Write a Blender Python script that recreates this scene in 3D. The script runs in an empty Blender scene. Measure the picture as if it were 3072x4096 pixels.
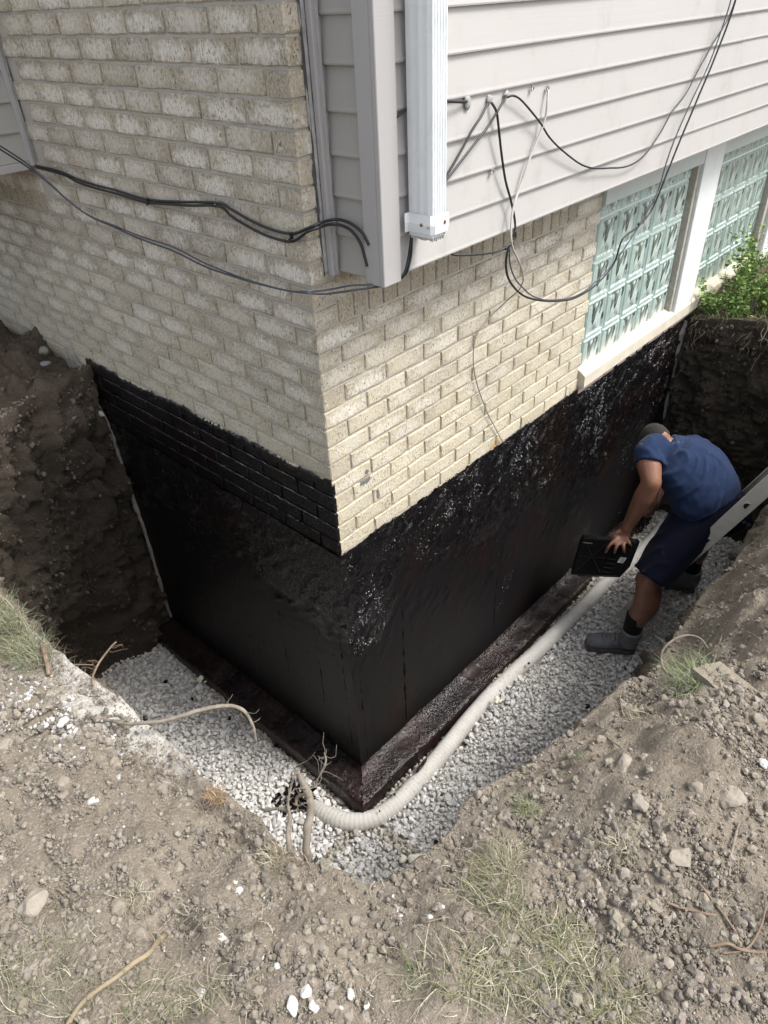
import bpy, bmesh, math, random
import numpy as np
from mathutils import Vector, Matrix
R_ = math.radians
S = bpy.context.scene
COL = S.collection
rng = random.Random(7)
NR = np.random.RandomState(5)

# ------------------------------------------------------------ camera (surveyed from the brick courses)
CR = np.array([[0.67245, -0.738933, -0.042288], [-0.462802, -0.3752, -0.803143], [0.577602, 0.559645, -0.594283]])
CP = np.array([-1.338252, -1.540478, 0.821389]); CF = 2820.41
cam = bpy.data.objects.new('camera', bpy.data.cameras.new('camera'))
COL.objects.link(cam); S.camera = cam
cam.data.sensor_width = 36; cam.data.sensor_fit = 'AUTO'; cam.data.lens = CF / 4096 * 36
cam.data.clip_start = .02; cam.data.clip_end = 500
_m = Matrix([[CR[0][i], -CR[1][i], -CR[2][i]] for i in range(3)]).to_4x4()
_m.translation = Vector(CP); cam.matrix_world = _m

# ------------------------------------------------------------ light
SUN_DIR = Vector((.42, -.72, 1.25)).normalized()      # towards the sun
w = bpy.data.worlds.new('World'); S.world = w; w.use_nodes = True
nt = w.node_tree; bg = nt.nodes['Background']
sky = nt.nodes.new('ShaderNodeTexSky'); sky.sky_type = 'NISHITA'; sky.sun_disc = False
sky.sun_elevation = math.asin(SUN_DIR.z); sky.sun_rotation = math.atan2(SUN_DIR.x, SUN_DIR.y)
sky.air_density = 1.0; sky.dust_density = 4.0; sky.ozone_density = 1.0
hs = nt.nodes.new('ShaderNodeHueSaturation'); hs.inputs['Saturation'].default_value = .42
nt.links.new(sky.outputs[0], hs.inputs['Color']); nt.links.new(hs.outputs[0], bg.inputs[0])
bg.inputs[1].default_value = .15
sl = bpy.data.lights.new('sun', 'SUN'); sl.energy = 1.75; sl.angle = R_(16); sl.color = (1, .975, .94)
so = bpy.data.objects.new('sun', sl); COL.objects.link(so)
so.rotation_euler = (-SUN_DIR).to_track_quat('-Z', 'Y').to_euler()
S.view_settings.view_transform = 'Standard'; S.view_settings.look = 'None'
S.view_settings.exposure = 0.92; S.view_settings.gamma = 1; S.view_settings.use_curve_mapping = False
S.cycles.max_bounces = 6; S.cycles.use_denoising = True

# ------------------------------------------------------------ survey helpers: photo pixel + known plane -> point of the place
def _ray(u, v): return CR.T @ np.array([(u - 1536) / CF, (v - 2048) / CF, 1])
def HZ(u, v, z): d = _ray(u, v); return CP + d * (z - CP[2]) / d[2]
def HX(u, v, x): d = _ray(u, v); return CP + d * (x - CP[0]) / d[0]
def HY(u, v, y): d = _ray(u, v); return CP + d * (y - CP[1]) / d[1]
D = 1.8517
def z4(x, y): return (2200 + x / 1.903, 1600 + y / 1.903)

# ------------------------------------------------------------ numpy noise
def _hash(ix, iy, iz, seed):
    n = (ix * 374761393 + iy * 668265263 + iz * 1274126177 + seed * 974711) & 0xffffffff
    n = ((n ^ (n >> 13)) * 1103515245) & 0xffffffff
    n = ((n ^ (n >> 16)) * 2654435761) & 0xffffffff
    return ((n ^ (n >> 15)) & 0xffff) / 65535.0
def vnoise(P, sc, seed=0):
    Q = np.asarray(P, float) * sc; I = np.floor(Q).astype(np.int64); F = Q - I; F = F * F * (3 - 2 * F)
    out = 0
    for a in (0, 1):
        for b in (0, 1):
            for c in (0, 1):
                h = _hash(I[:, 0] + a, I[:, 1] + b, I[:, 2] + c, seed)
                out = out + h * (F[:, 0] if a else 1 - F[:, 0]) * (F[:, 1] if b else 1 - F[:, 1]) * (F[:, 2] if c else 1 - F[:, 2])
    return out * 2 - 1
def fbm(P, sc, oct=4, seed=0, gain=.5):
    o = 0; a = 1
    for k in range(oct): o = o + a * vnoise(P, sc * 2 ** k, seed + k * 17); a *= gain
    return o
def sstep(a, b, x): t = np.clip((x - a) / (b - a), 0, 1); return t * t * (3 - 2 * t)

# ------------------------------------------------------------ object helpers
def tag(o, label=None, cat=None, group=None, kind=None):
    if label: o['label'] = label
    if cat: o['category'] = cat
    if group: o['group'] = group
    if kind: o['kind'] = kind
    return o
def link(name, me, mat=None, parent=None):
    o = bpy.data.objects.new(name, me); COL.objects.link(o)
    if mat is not None and me is not None and not me.materials: me.materials.append(mat)
    if parent is not None: o.parent = parent; o.matrix_parent_inverse = Matrix.Translation(-parent.location) if parent.parent is None else parent.matrix_parent_inverse @ Matrix()
    return o
def setparent(o, p):
    o.parent = p
def empty(name, loc, label, cat, group=None):
    o = bpy.data.objects.new(name, None); COL.objects.link(o); o.location = loc; o.empty_display_size = .05
    return tag(o, label, cat, group)
def mesh_np(name, V, F, smooth=False, cols=None):
    V = np.asarray(V, np.float32); me = bpy.data.meshes.new(name)
    F = np.asarray(F, np.int32); k = F.shape[1]
    me.vertices.add(len(V)); me.vertices.foreach_set('co', V.ravel())
    me.loops.add(F.size); me.loops.foreach_set('vertex_index', F.ravel())
    me.polygons.add(len(F)); me.polygons.foreach_set('loop_start', np.arange(0, F.size, k, dtype=np.int32))
    me.polygons.foreach_set('loop_total', np.full(len(F), k, np.int32))
    me.polygons.foreach_set('use_smooth', np.full(len(F), smooth))
    if cols is not None:
        a = me.attributes.new('tint', 'FLOAT_COLOR', 'POINT')
        c = np.ones((len(V), 4), np.float32); c[:, :cols.shape[1]] = cols; a.data.foreach_set('color', c.ravel())
    me.update(calc_edges=True); me.validate(); return me
def box_bm(bm, lo, hi, mtx=None):
    vs = [bm.verts.new(((lo, hi)[i & 1][0], (lo, hi)[(i >> 1) & 1][1], (lo, hi)[(i >> 2) & 1][2])) for i in range(8)]
    for f in ((0, 2, 3, 1), (4, 5, 7, 6), (0, 1, 5, 4), (2, 6, 7, 3), (0, 4, 6, 2), (1, 3, 7, 5)):
        bm.faces.new([vs[i] for i in f])
    if mtx is not None: bmesh.ops.transform(bm, matrix=mtx, verts=vs)
    return vs
def bm_obj(name, bm, mat, parent=None, smooth=False, bevel=0):
    if bevel: bmesh.ops.bevel(bm, geom=list(bm.edges), offset=bevel, segments=1, affect='EDGES', profile=.7)
    bmesh.ops.recalc_face_normals(bm, faces=bm.faces)
    me = bpy.data.meshes.new(name); bm.to_mesh(me); bm.free()
    if smooth:
        for p in me.polygons: p.use_smooth = True
    me.materials.append(mat)
    o = bpy.data.objects.new(name, me); COL.objects.link(o)
    if parent is not None: par(o, parent)
    return o
def wl(p):   # world location of an (untransformed-rotation) parent chain
    v = Vector(p.location)
    while p.parent: p = p.parent; v = v + p.location
    return v
def par(o, parent):      # geometry is in world coordinates: keep it where it stands
    o.parent = parent
    o.location = Vector(o.location) - wl(parent)
    return o
def box_obj(name, lo, hi, mat, parent=None, bevel=0):
    bm = bmesh.new(); box_bm(bm, lo, hi); return bm_obj(name, bm, mat, parent, bevel=bevel)

def smooth_path(pts, n=8):
    pts = [np.array(p, float) for p in pts]; out = []
    P = [2 * pts[0] - pts[1]] + pts + [2 * pts[-1] - pts[-2]]
    for i in range(1, len(P) - 2):
        for k in range(n):
            t = k / n; a, b, c, d = P[i - 1], P[i], P[i + 1], P[i + 2]
            out.append(.5 * ((2 * b) + (c - a) * t + (2 * a - 5 * b + 4 * c - d) * t * t + (3 * b - a - 3 * c + d) * t ** 3))
    out.append(pts[-1]); return np.array(out)
def tube_arrays(pts, rad, seg=7, up=(0, 0, 1), asp=1.0, cap=True):
    pts = np.array(pts, float); n = len(pts); rad = np.broadcast_to(np.array(rad, float), (n,))
    T = np.gradient(pts, axis=0); T /= np.linalg.norm(T, axis=1)[:, None] + 1e-9
    U = np.array(up, float); V = []
    if abs(T[0] @ U) > .9: U = np.array((1, .2, 0.))
    s = np.cross(T[0], U); s /= np.linalg.norm(s)
    for i in range(n):
        s = s - T[i] * (s @ T[i]); s /= np.linalg.norm(s) + 1e-9; u = np.cross(s, T[i])
        for k in range(seg):
            a = 2 * math.pi * k / seg; V.append(pts[i] + rad[i] * (math.cos(a) * s * asp + math.sin(a) * u))
    F = [(i * seg + k, i * seg + (k + 1) % seg, (i + 1) * seg + (k + 1) % seg, (i + 1) * seg + k) for i in range(n - 1) for k in range(seg)]
    if cap:
        b = len(V); V.append(pts[0]); V.append(pts[-1])
        F += [(b, (k + 1) % seg, k, k) for k in range(seg)] + [(b + 1, (n - 1) * seg + k, (n - 1) * seg + (k + 1) % seg, (n - 1) * seg + k) for k in range(seg)]
    return np.array(V), F
def mesh_py(name, V, F, smooth=True):
    me = bpy.data.meshes.new(name)
    me.from_pydata([tuple(v) for v in V], [], [tuple(dict.fromkeys(f)) for f in F]); me.validate()
    for p in me.polygons: p.use_smooth = smooth
    return me
def tubes_obj(name, tubes, mat, parent=None, seg=7):
    V = []; F = []
    for pts, rad in tubes:
        v, f = tube_arrays(pts, rad, seg); o = len(V); V += list(v); F += [tuple(i + o for i in q) for q in f]
    me = mesh_py(name, V, F); me.materials.append(mat)
    o = bpy.data.objects.new(name, me); COL.objects.link(o)
    if parent is not None: par(o, parent)
    return o

# ------------------------------------------------------------ materials
def new_mat(name):
    m = bpy.data.materials.new(name); m.use_nodes = True; n = m.node_tree; return m, n, n.nodes['Principled BSDF']
class NB:
    def __init__(s, n): s.n = n; s.L = n.links.new
    def node(s, t, **k):
        x = s.n.nodes.new(t)
        for a, b in k.items(): setattr(x, a, b)
        return x
    def pos(s): return s.node('ShaderNodeNewGeometry').outputs['Position']
    def obj(s): return s.node('ShaderNodeTexCoord').outputs['Object']
    def rnd(s): return s.node('ShaderNodeObjectInfo').outputs['Random']
    def noise(s, vec, sc, det=3, rough=.55, dist=0):
        x = s.node('ShaderNodeTexNoise'); s.L(vec, x.inputs['Vector']); x.inputs['Scale'].default_value = sc
        x.inputs['Detail'].default_value = det; x.inputs['Roughness'].default_value = rough; x.inputs['Distortion'].default_value = dist
        return x.outputs['Fac']
    def voro(s, vec, sc, feat='F1', out='Distance', rnd=1):
        x = s.node('ShaderNodeTexVoronoi', feature=feat); s.L(vec, x.inputs['Vector']); x.inputs['Scale'].default_value = sc
        x.inputs['Randomness'].default_value = rnd; return x.outputs[out]
    def ramp(s, f, stops, interp='LINEAR'):
        x = s.node('ShaderNodeValToRGB'); s.L(f, x.inputs[0]); e = x.color_ramp.elements; x.color_ramp.interpolation = interp
        while len(e) < len(stops): e.new(.5)
        for i, (p, c) in enumerate(stops):
            e[i].position = p; e[i].color = (c, c, c, 1) if not isinstance(c, tuple) else (*c, 1)
        return x.outputs[0]
    def mix(s, f, a, b, mode='MIX'):
        x = s.node('ShaderNodeMix', data_type='RGBA', blend_type=mode)
        for v, k in ((f, 0), (a, 6), (b, 7)):
            if isinstance(v, tuple): x.inputs[k].default_value = (*v, 1)
            elif isinstance(v, (int, float)): x.inputs[k].default_value = v
            else: s.L(v, x.inputs[k])
        return x.outputs[2]
    def math(s, op, a, b=0, c=0, clamp=False):
        x = s.node('ShaderNodeMath', operation=op, use_clamp=clamp)
        for i, v in enumerate((a, b, c)):
            if isinstance(v, (int, float)): x.inputs[i].default_value = v
            else: s.L(v, x.inputs[i])
        return x.outputs[0]
    def mr(s, v, a, b, c=0., d=1., smooth=True):
        x = s.node('ShaderNodeMapRange'); x.interpolation_type = 'SMOOTHSTEP' if smooth else 'LINEAR'
        s.L(v, x.inputs[0])
        for i, q in enumerate((a, b, c, d)): x.inputs[i + 1].default_value = q
        return x.outputs[0]
    def sep(s, v): x = s.node('ShaderNodeSeparateXYZ'); s.L(v, x.inputs[0]); return x.outputs
    def mapv(s, v, scale=(1, 1, 1), rot=(0, 0, 0), loc=(0, 0, 0)):
        x = s.node('ShaderNodeMapping'); s.L(v, x.inputs[0]); x.inputs['Scale'].default_value = scale
        x.inputs['Rotation'].default_value = rot; x.inputs['Location'].default_value = loc; return x.outputs[0]
    def bump(s, h, strength=.5, dist=.002, nrm=None):
        x = s.node('ShaderNodeBump'); s.L(h, x.inputs['Height']); x.inputs['Strength'].default_value = strength
        x.inputs['Distance'].default_value = dist
        if nrm: s.L(nrm, x.inputs['Normal'])
        return x.outputs[0]
def simple(name, col, rough=.6, metal=0, var=.12, vs=30, bump=.0, bs=200, spec=.5, dirt=None):
    m, n, b = new_mat(name); q = NB(n); P = q.pos()
    f = q.noise(P, vs, 4)
    c = q.mix(f, tuple(x * (1 - var * 1.6) for x in col), tuple(min(1, x * (1 + var * 1.3)) for x in col))
    if dirt: c = q.mix(q.mr(q.noise(P, 9, 5, .7), .52, .72, 0, dirt[1]), c, dirt[0])
    q.L(c, b.inputs['Base Color']); b.inputs['Roughness'].default_value = rough; b.inputs['Metallic'].default_value = metal
    b.inputs['Specular IOR Level'].default_value = spec
    if bump: q.L(q.bump(q.noise(P, bs, 3), bump, .001), b.inputs['Normal'])
    return m

def tar_nodes(q, b_in, base_col, base_rough, base_h, side):
    """coat of tar below a brushed line; side: 'A', 'B' or 'both'."""
    P = q.pos(); s = q.sep(P)
    nrm = q.sep(q.node('ShaderNodeNewGeometry').outputs['True Normal'])
    wob = q.math('ADD', q.math('MULTIPLY', q.math('SUBTRACT', q.noise(P, 22, 4, .75), .5), .05),
                 q.math('MULTIPLY', q.math('SUBTRACT', q.noise(P, 3, 1), .5), .03))
    zz = q.math('ADD', s[2], wob)
    isA = q.math('LESS_THAN', s[0], .0125)
    line = q.math('MULTIPLY_ADD', isA, .333, -.885); line = q.math('SUBTRACT', line, q.math('MULTIPLY', q.math('GREATER_THAN', s[1], 1.71), 2))
    return q.math('LESS_THAN', zz, line)

def tar_look(q, P):
    """colour, roughness, normal height of the tar"""
    s = q.sep(P)
    # wet zone: high up on the wall and in brushed patches; satin lower down
    patch = q.noise(q.mapv(P, (1, 1, .8)), 1.7, 3, .6)
    n2 = q.noise(P, 9, 3, .6)
    hgt = q.mr(s[2], -1.75, -1.0)
    rightg = q.math('MULTIPLY', q.mr(s[0], .3, 1.8), .3)
    wetm = q.math('ADD', q.math('ADD', q.math('MULTIPLY', hgt, .62), rightg), q.math('MULTIPLY', q.math('SUBTRACT', patch, .5), 1.3))
    wetm = q.math('ADD', wetm, q.math('MULTIPLY', q.math('SUBTRACT', n2, .5), .5))
    wet = q.mr(wetm, .38, .62)
    cx = q.math('SUBTRACT', s[0], .13); cy = q.math('SUBTRACT', s[1], 0); cz = q.math('MULTIPLY', q.math('ADD', s[2], 1.27), .8)
    d2 = q.math('SQRT', q.math('ADD', q.math('ADD', q.math('MULTIPLY', cx, cx), q.math('MULTIPLY', cy, cy)), q.math('MULTIPLY', cz, cz)))
    wet = q.math('MAXIMUM', wet, q.mr(q.math('ADD', d2, q.math('MULTIPLY', q.math('SUBTRACT', n2, .5), .25)), .17, .1, 0, 1))
    return wet
def tar_mat(name, footing=False):
    m, n, b = new_mat(name); q = NB(n); P = q.pos()
    st = q.mapv(P, (1, 1, 1), (0, 0, 0))
    wet = tar_look(q, P)
    fine = q.noise(P, 170, 3, .7); med = q.noise(q.mapv(P, (1, 1, .45), (0.5, .6, 0)), 55, 4, .65, .6); drip = q.noise(q.mapv(P, (28, 28, 1.3)), 1, 3, .6)
    if footing: wet = q.mr(q.noise(P, 6, 3), .3, .5)
    rough = q.mix(wet, (.50, .50, .50), (.11, .11, .11))
    col = q.mix(q.mr(q.noise(P, 2.3, 4, .6), .45, .7), (.0045, .004, .0045), (.010, .0047, .0036))
    col = q.mix(q.mr(q.noise(P, 300, 2), .62, .75), col, (.02, .018, .017))
    if footing: col = q.mix(q.mr(q.noise(P, 4, 4, .7), .35, .65), (.007, .004, .0038), (.021, .009, .007))
    q.L(col, b.inputs['Base Color']); q.L(rough, b.inputs['Roughness'])
    q.L(q.mr(wet, 0, 1, .32, .85 if not footing else .5), b.inputs['Specular IOR Level'])
    h = q.math('ADD', q.math('MULTIPLY', fine, .35), q.math('MULTIPLY', med, 1.1))
    h = q.math('MULTIPLY', h, q.math('MULTIPLY_ADD', wet, 1.0 if not footing else .45, .16))
    Pw = q.node('ShaderNodeVectorMath', operation='ADD'); q.L(q.mapv(P, (1, 1, .6), (.35, .5, 0)), Pw.inputs[0])
    nz_ = q.node('ShaderNodeTexNoise'); q.L(P, nz_.inputs['Vector']); nz_.inputs['Scale'].default_value = 40
    sc_ = q.node('ShaderNodeVectorMath', operation='SCALE'); q.L(nz_.outputs['Color'], sc_.inputs[0]); sc_.inputs['Scale'].default_value = .014; q.L(sc_.outputs[0], Pw.inputs[1])
    d1 = q.mr(q.voro(Pw.outputs[0], 150 if not footing else 110), .32, .02); d2_ = q.mr(q.voro(Pw.outputs[0], 62), .30, .0)
    clus = q.mr(q.noise(P, 11, 4, .75), .46, .62)
    lowk = q.math('MULTIPLY_ADD', wet, .97, .03)
    h = q.math('ADD', h, q.math('MULTIPLY', q.math('MULTIPLY', q.math('ADD', d1, q.math('MULTIPLY', d2_, 1.4)), q.math('MULTIPLY_ADD', clus, .9, .12)), q.math('MULTIPLY', lowk, .95 if not footing else .8)))
    h = q.math('ADD', h, q.math('MULTIPLY', q.mr(drip, .62, .72), .12))
    q.L(q.bump(h, 1.0, .0065 if not footing else .009), b.inputs['Normal'])
    return m
TAR = tar_mat('wet_tar'); TARF = tar_mat('tar_on_footing', True)
_n = TARF.node_tree; _mx = [x for x in _n.nodes if x.type == 'MIX']

def brick_mat(name, side):
    m, n, b = new_mat(name); q = NB(n); P = q.pos(); O = q.obj(); r = q.rnd(); so_ = q.sep(O); sp = q.sep(P)
    base = q.ramp(r, [(0, (.35, .305, .225)), (.3, (.47, .415, .315)), (.6, (.385, .34, .26)), (1, (.54, .485, .375))])
    # kiln-white bloom towards the middle of the face
    r2 = q.math('FRACT', q.math('MULTIPLY', r, 7.31)); r3 = q.math('FRACT', q.math('MULTIPLY', r, 23.7))
    ox = q.math('ADD', so_[0], q.math('MULTIPLY', q.math('SUBTRACT', r2, .5), .05))
    ex = q.math('DIVIDE', ox, .085); ez = q.math('DIVIDE', q.math('ADD', so_[2], q.math('MULTIPLY', q.math('SUBTRACT', r3, .5), .012)), .026)
    rad = q.math('SQRT', q.math('ADD', q.math('MULTIPLY', ex, ex), q.math('MULTIPLY', ez, ez)))
    nn = q.noise(P, 42, 4, .65)
    rad = q.math('ADD', rad, q.math('MULTIPLY', q.math('SUBTRACT', nn, .5), 2.8))
    bloom = q.mr(rad, 1.45, .35, 0, 1)
    bloom = q.math('MULTIPLY', bloom, q.math('MULTIPLY_ADD', r3, .75, .42))
    strk = q.noise(q.mapv(P, (1, 1, .25)), 130, 3, .7); bloom = q.math('MULTIPLY', bloom, q.mr(strk, .32, .56, .45, 1))
    upz = q.mr(sp[2], -.9, .25, .5, 1)
    bloom = q.math('MULTIPLY', bloom, upz)
    col = q.mix(bloom, base, (.78, .745, .67))
    # yellowed bricks nearer the soil
    yel = q.math('MULTIPLY', q.mr(sp[2], .15, -.75), q.mr(q.noise(P, 5, 3), .3, .6, .35, 1))
    col = q.mix(yel, col, (.60, .53, .365), 'MIX') if False else q.mix(q.math('MULTIPLY', yel, .52), col, (.66, .58, .395))
    # sandy grain and pits
    g = q.noise(q.mapv(P, (1, 1, .6)), 150, 4, .8)
    col = q.mix(q.math('MULTIPLY', q.mr(g, .50, .66, 0, .9), q.math('MULTIPLY_ADD', q.mr(q.noise(P, 12, 3), .35, .65), .75, .3)), col, (.15, .125, .085)); col = q.mix(q.mr(g, .47, .36, 0, .45), col, (.80, .76, .66))
    pit = q.voro(q.mapv(P, (1, 1, .5)), 95, 'F1')
    pm = q.math('MULTIPLY', q.mr(pit, .22, .12), q.mr(q.noise(P, 30, 2), .42, .55))
    col = q.mix(q.math('MULTIPLY', pm, .75), col, (.10, .08, .06))
    col = q.mix(q.mr(q.noise(P, 4, 4, .7), .55, .8, 0, .35), col, (.33, .33, .25))
    h = q.math('SUBTRACT', q.math('ADD', q.math('MULTIPLY', g, -.9), q.math('MULTIPLY', q.noise(P, 90, 3), .5)), q.math('MULTIPLY', pm, .8))
    rough = .9
    if side == 'B':
        # dark smears left by a removed fitting, rust where the thin cable ends
        sm = None
        for (cx, cz, rx, rz) in ((.163, -.618, .032, .022), (.172, -.585, .012, .014), (.222, -.712, .011, .025)):
            d = q.math('SQRT', q.math('ADD', q.math('POWER', q.math('ABSOLUTE', q.math('DIVIDE', q.math('SUBTRACT', sp[0], cx), rx)), 2), q.math('POWER', q.math('ABSOLUTE', q.math('DIVIDE', q.math('SUBTRACT', sp[2], cz), rz)), 2)))
            k = q.mr(q.math('ADD', d, q.math('MULTIPLY', q.math('SUBTRACT', q.noise(P, 60, 4, .7), .5), 2.4)), 1.0, .75)
            sm = k if sm is None else q.math('MAXIMUM', sm, k)
        col = q.mix(q.math('MULTIPLY', sm, .85), col, (.085, .09, .095))
        d = q.math('SQRT', q.math('ADD', q.math('POWER', q.math('ABSOLUTE', q.math('DIVIDE', q.math('SUBTRACT', sp[0], 1.0), .11)), 2), q.math('POWER', q.math('ABSOLUTE', q.math('DIVIDE', q.math('ADD', sp[2], .865), .035)), 2)))
        col = q.mix(q.mr(q.math('ADD', d, q.math('MULTIPLY', q.noise(P, 40, 4), .9)), 1.2, .6, 0, .7), col, (.5, .27, .06))
    tm = tar_nodes(q, None, None, None, None, side)
    wet = tar_look(q, P)
    tcol = q.mix(q.mr(q.noise(P, 5, 3), .45, .7), (.0045, .004, .0045), (.012, .0045, .003))
    col = q.mix(tm, col, tcol)
    q.L(col, b.inputs['Base Color'])
    q.L(q.mix(tm, (.9, .9, .9), (.2, .2, .2)), b.inputs['Roughness'])
    th = q.math('MULTIPLY', q.math('ADD', q.noise(P, 60, 4, .65, .5), q.math('MULTIPLY', q.noise(P, 170, 3, .7), .4)), q.math('MULTIPLY_ADD', wet, 1.5, .7))
    hh = q.mix(tm, h, th)
    q.L(q.bump(hh, 1.0, .0032), b.inputs['Normal'])
    return m
BRA = brick_mat('sandy_brick_left', 'A'); BRB = brick_mat('sandy_brick_right', 'B')
def mortar_mat():
    m, n, b = new_mat('raked_mortar'); q = NB(n); P = q.pos(); sp = q.sep(P)
    col = q.mix(q.noise(P, 12, 4), (.42, .395, .355), (.56, .535, .49))
    col = q.mix(q.mr(q.noise(P, 180, 2), .55, .7, 0, .5), col, (.24, .21, .17))
    col = q.mix(q.math('MULTIPLY', q.mr(sp[2], .1, -.8), .5), col, (.47, .41, .29))
    tm = tar_nodes(q, None, None, None, None, 'both')
    q.L(q.mix(tm, col, (.004, .0035, .004)), b.inputs['Base Color'])
    q.L(q.mix(tm, (.95, .95, .95), (.12, .12, .12)), b.inputs['Roughness'])
    q.L(q.bump(q.math('ADD', q.noise(P, 50, 4), q.math('MULTIPLY', q.noise(P, 260, 2), .5)), 1, .003), b.inputs['Normal'])
    return m
MORT = mortar_mat()

def siding_mat(name, col):
    m, n, b = new_mat(name); q = NB(n); P = q.pos()
    gr = q.noise(q.mapv(P, (3, 3, 160)), 1, 4, .6, 1.2)
    c = q.mix(q.noise(P, 3, 3), tuple(x * .95 for x in col), tuple(x * 1.03 for x in col))
    c = q.mix(q.mr(q.noise(q.mapv(P, (1, 1, .5)), 8, 5, .75), .52, .74, 0, .30), c, (.27, .25, .22))
    c = q.mix(q.math('MULTIPLY', q.mr(q.noise(P, 90, 2), .74, .8), .5), c, (.2, .19, .17))
    q.L(c, b.inputs['Base Color']); b.inputs['Roughness'].default_value = .48
    q.L(q.bump(gr, .35, .0012), b.inputs['Normal'])
    return m
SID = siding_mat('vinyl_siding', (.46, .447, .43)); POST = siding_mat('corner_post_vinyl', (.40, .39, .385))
SIDL = siding_mat('vinyl_siding_shaded_side', (.36, .35, .325))  # same vinyl, darkened: shade of the side faces put into the colour
WHITE = simple('white_painted_aluminium', (.80, .84, .86), .35, var=.03, dirt=((.5, .5, .48), .25))
TRIMW = simple('white_window_trim', (.74, .77, .76), .45, var=.05, dirt=((.45, .43, .38), .3))
TRIMG = simple('window_head_trim', (.56, .61, .58), .5, var=.06)
CAULK = simple('old_grey_caulk', (.36, .36, .35), .7, var=.35, vs=40, bump=.6, bs=80)
CAULKD = simple('dark_caulk_gap', (.07, .068, .07), .8, var=.4, vs=30)
STONE = simple('cream_sill_stone', (.60, .55, .44), .8, var=.15, vs=14, bump=.5, bs=120, dirt=((.42, .33, .22), .5))
PINK = simple('pink_mortar_edge', (.5, .38, .31), .9, var=.2, bump=.5)
BLACK = simple('black_cable_rubber', (.018, .019, .022), .42, var=.3)
BLUEC = simple('grey_blue_cable', (.06, .07, .09), .4, var=.2)
CREAM = simple('off_white_cable', (.48, .46, .43), .5, var=.15)
GREYC = simple('thin_grey_cable', (.22, .21, .19), .5, var=.2)
METAL = simple('galvanised_clip', (.45, .45, .45), .35, metal=.8, var=.1)
RUST = simple('rusty_screw', (.20, .09, .04), .7, var=.4, vs=300)
DARK = simple('hollow_shade', (.012, .011, .01), .9)
WOODG = simple('weathered_frame_edge', (.40, .375, .32), .8, var=.3, vs=40, bump=.5)

# ------------------------------------------------------------ GROUND with the excavation cut into it
C0 = np.array([.45, .45])
def zg(x, y):
    z = -.57 - .27 * sstep(-.45, .9, x) + .12 * sstep(1.7, 3.0, y) * sstep(.5, -.3, x)
    z = z + .05 * sstep(-1.0, -1.7, x)
    return z
FLOOR = -2.33
rim = [(.35, 1.72, -.55), (.12, 1.70, -.565), (0, 1.675, -.57), (-.1, 1.65, -.57), (-.3, 1.585, -.565), (-.55, 1.43, -.56), (-.8, 1.2, -.56), (-.95, .95, -.57), (-1.0, .65, -.57)]
for (x, y, z) in [(0, 1290, -.57), (40, 1335, -.575), (60, 1360, -.58), (100, 1385, -.58), (160, 1450, -.585), (210, 1482, -.59), (260, 1512, -.59), (320, 1560, -.6), (380, 1620, -.6), (430, 1675, -.6), (480, 1705, -.6), (560, 1765, -.6), (610, 1835, -.6), (640, 1858, -.6), (700, 1868, -.6), (745, 1868, -.6), (780, 1902, -.61), (830, 1900, -.63), (868, 1885, -.64), (905, 1850, -.65), (985, 1785, -.66), (995, 1745, -.66), (1060, 1700, -.68), (1120, 1665, -.7), (1200, 1600, -.72), (1310, 1520, -.76), (1353, 1474, -.78)]:
    p = HZ(x * D, y * D, z); rim.append(tuple(p))
for (u, v, z) in [(2605, 2690, -.92), (2662, 2602, -.98), (2733, 2496, -1.05), (2776, 2425, -1.08), (2853, 2333, -1.1), (2939, 2241, -1.1), (2988, 2175, -1.08), (3072, 2085, -1.02)]:
    p = HZ(u, v, z); rim.append(tuple(p))
xl, yl, _ = rim[-1]
rim += [(xl + .25, yl + .02, -.95), (2.75, yl + .03, -.88), (2.98, yl + .12, -.85), (3.03, -.85, -.83), (3.04, -.5, -.82), (3.02, -.25, -.85), (3.03, -.06, -.90), (3.06, .02, -.93), (3.12, .3, -.93)]
rim = np.array(rim)
seg = np.r_[0, np.cumsum(np.linalg.norm(np.diff(rim[:, :2], axis=0), axis=1))]
NS = 900
sv = np.linspace(0, seg[-1], NS)
RX = np.stack([np.interp(sv, seg, rim[:, i]) for i in range(3)], 1)
kern = np.exp(-np.linspace(-2, 2, 9) ** 2); kern /= kern.sum()
RXs = np.stack([np.convolve(np.pad(RX[:, i], 4, 'edge'), kern, 'valid') for i in range(3)], 1)
q3 = np.stack([RXs[:, 0], RXs[:, 1], np.zeros(NS)], 1)
dirs = RXs[:, :2] - C0; dl = np.linalg.norm(dirs, axis=1); dirs = dirs / dl[:, None]
# small crumbling of the edge
jag = fbm(q3, 9, 3, 3) * .012 + fbm(q3, 5, 3, 33) * .05 * sstep(1.0, 1.3, RXs[:, 1])
RXs[:, :2] += dirs * jag[:, None]
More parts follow.
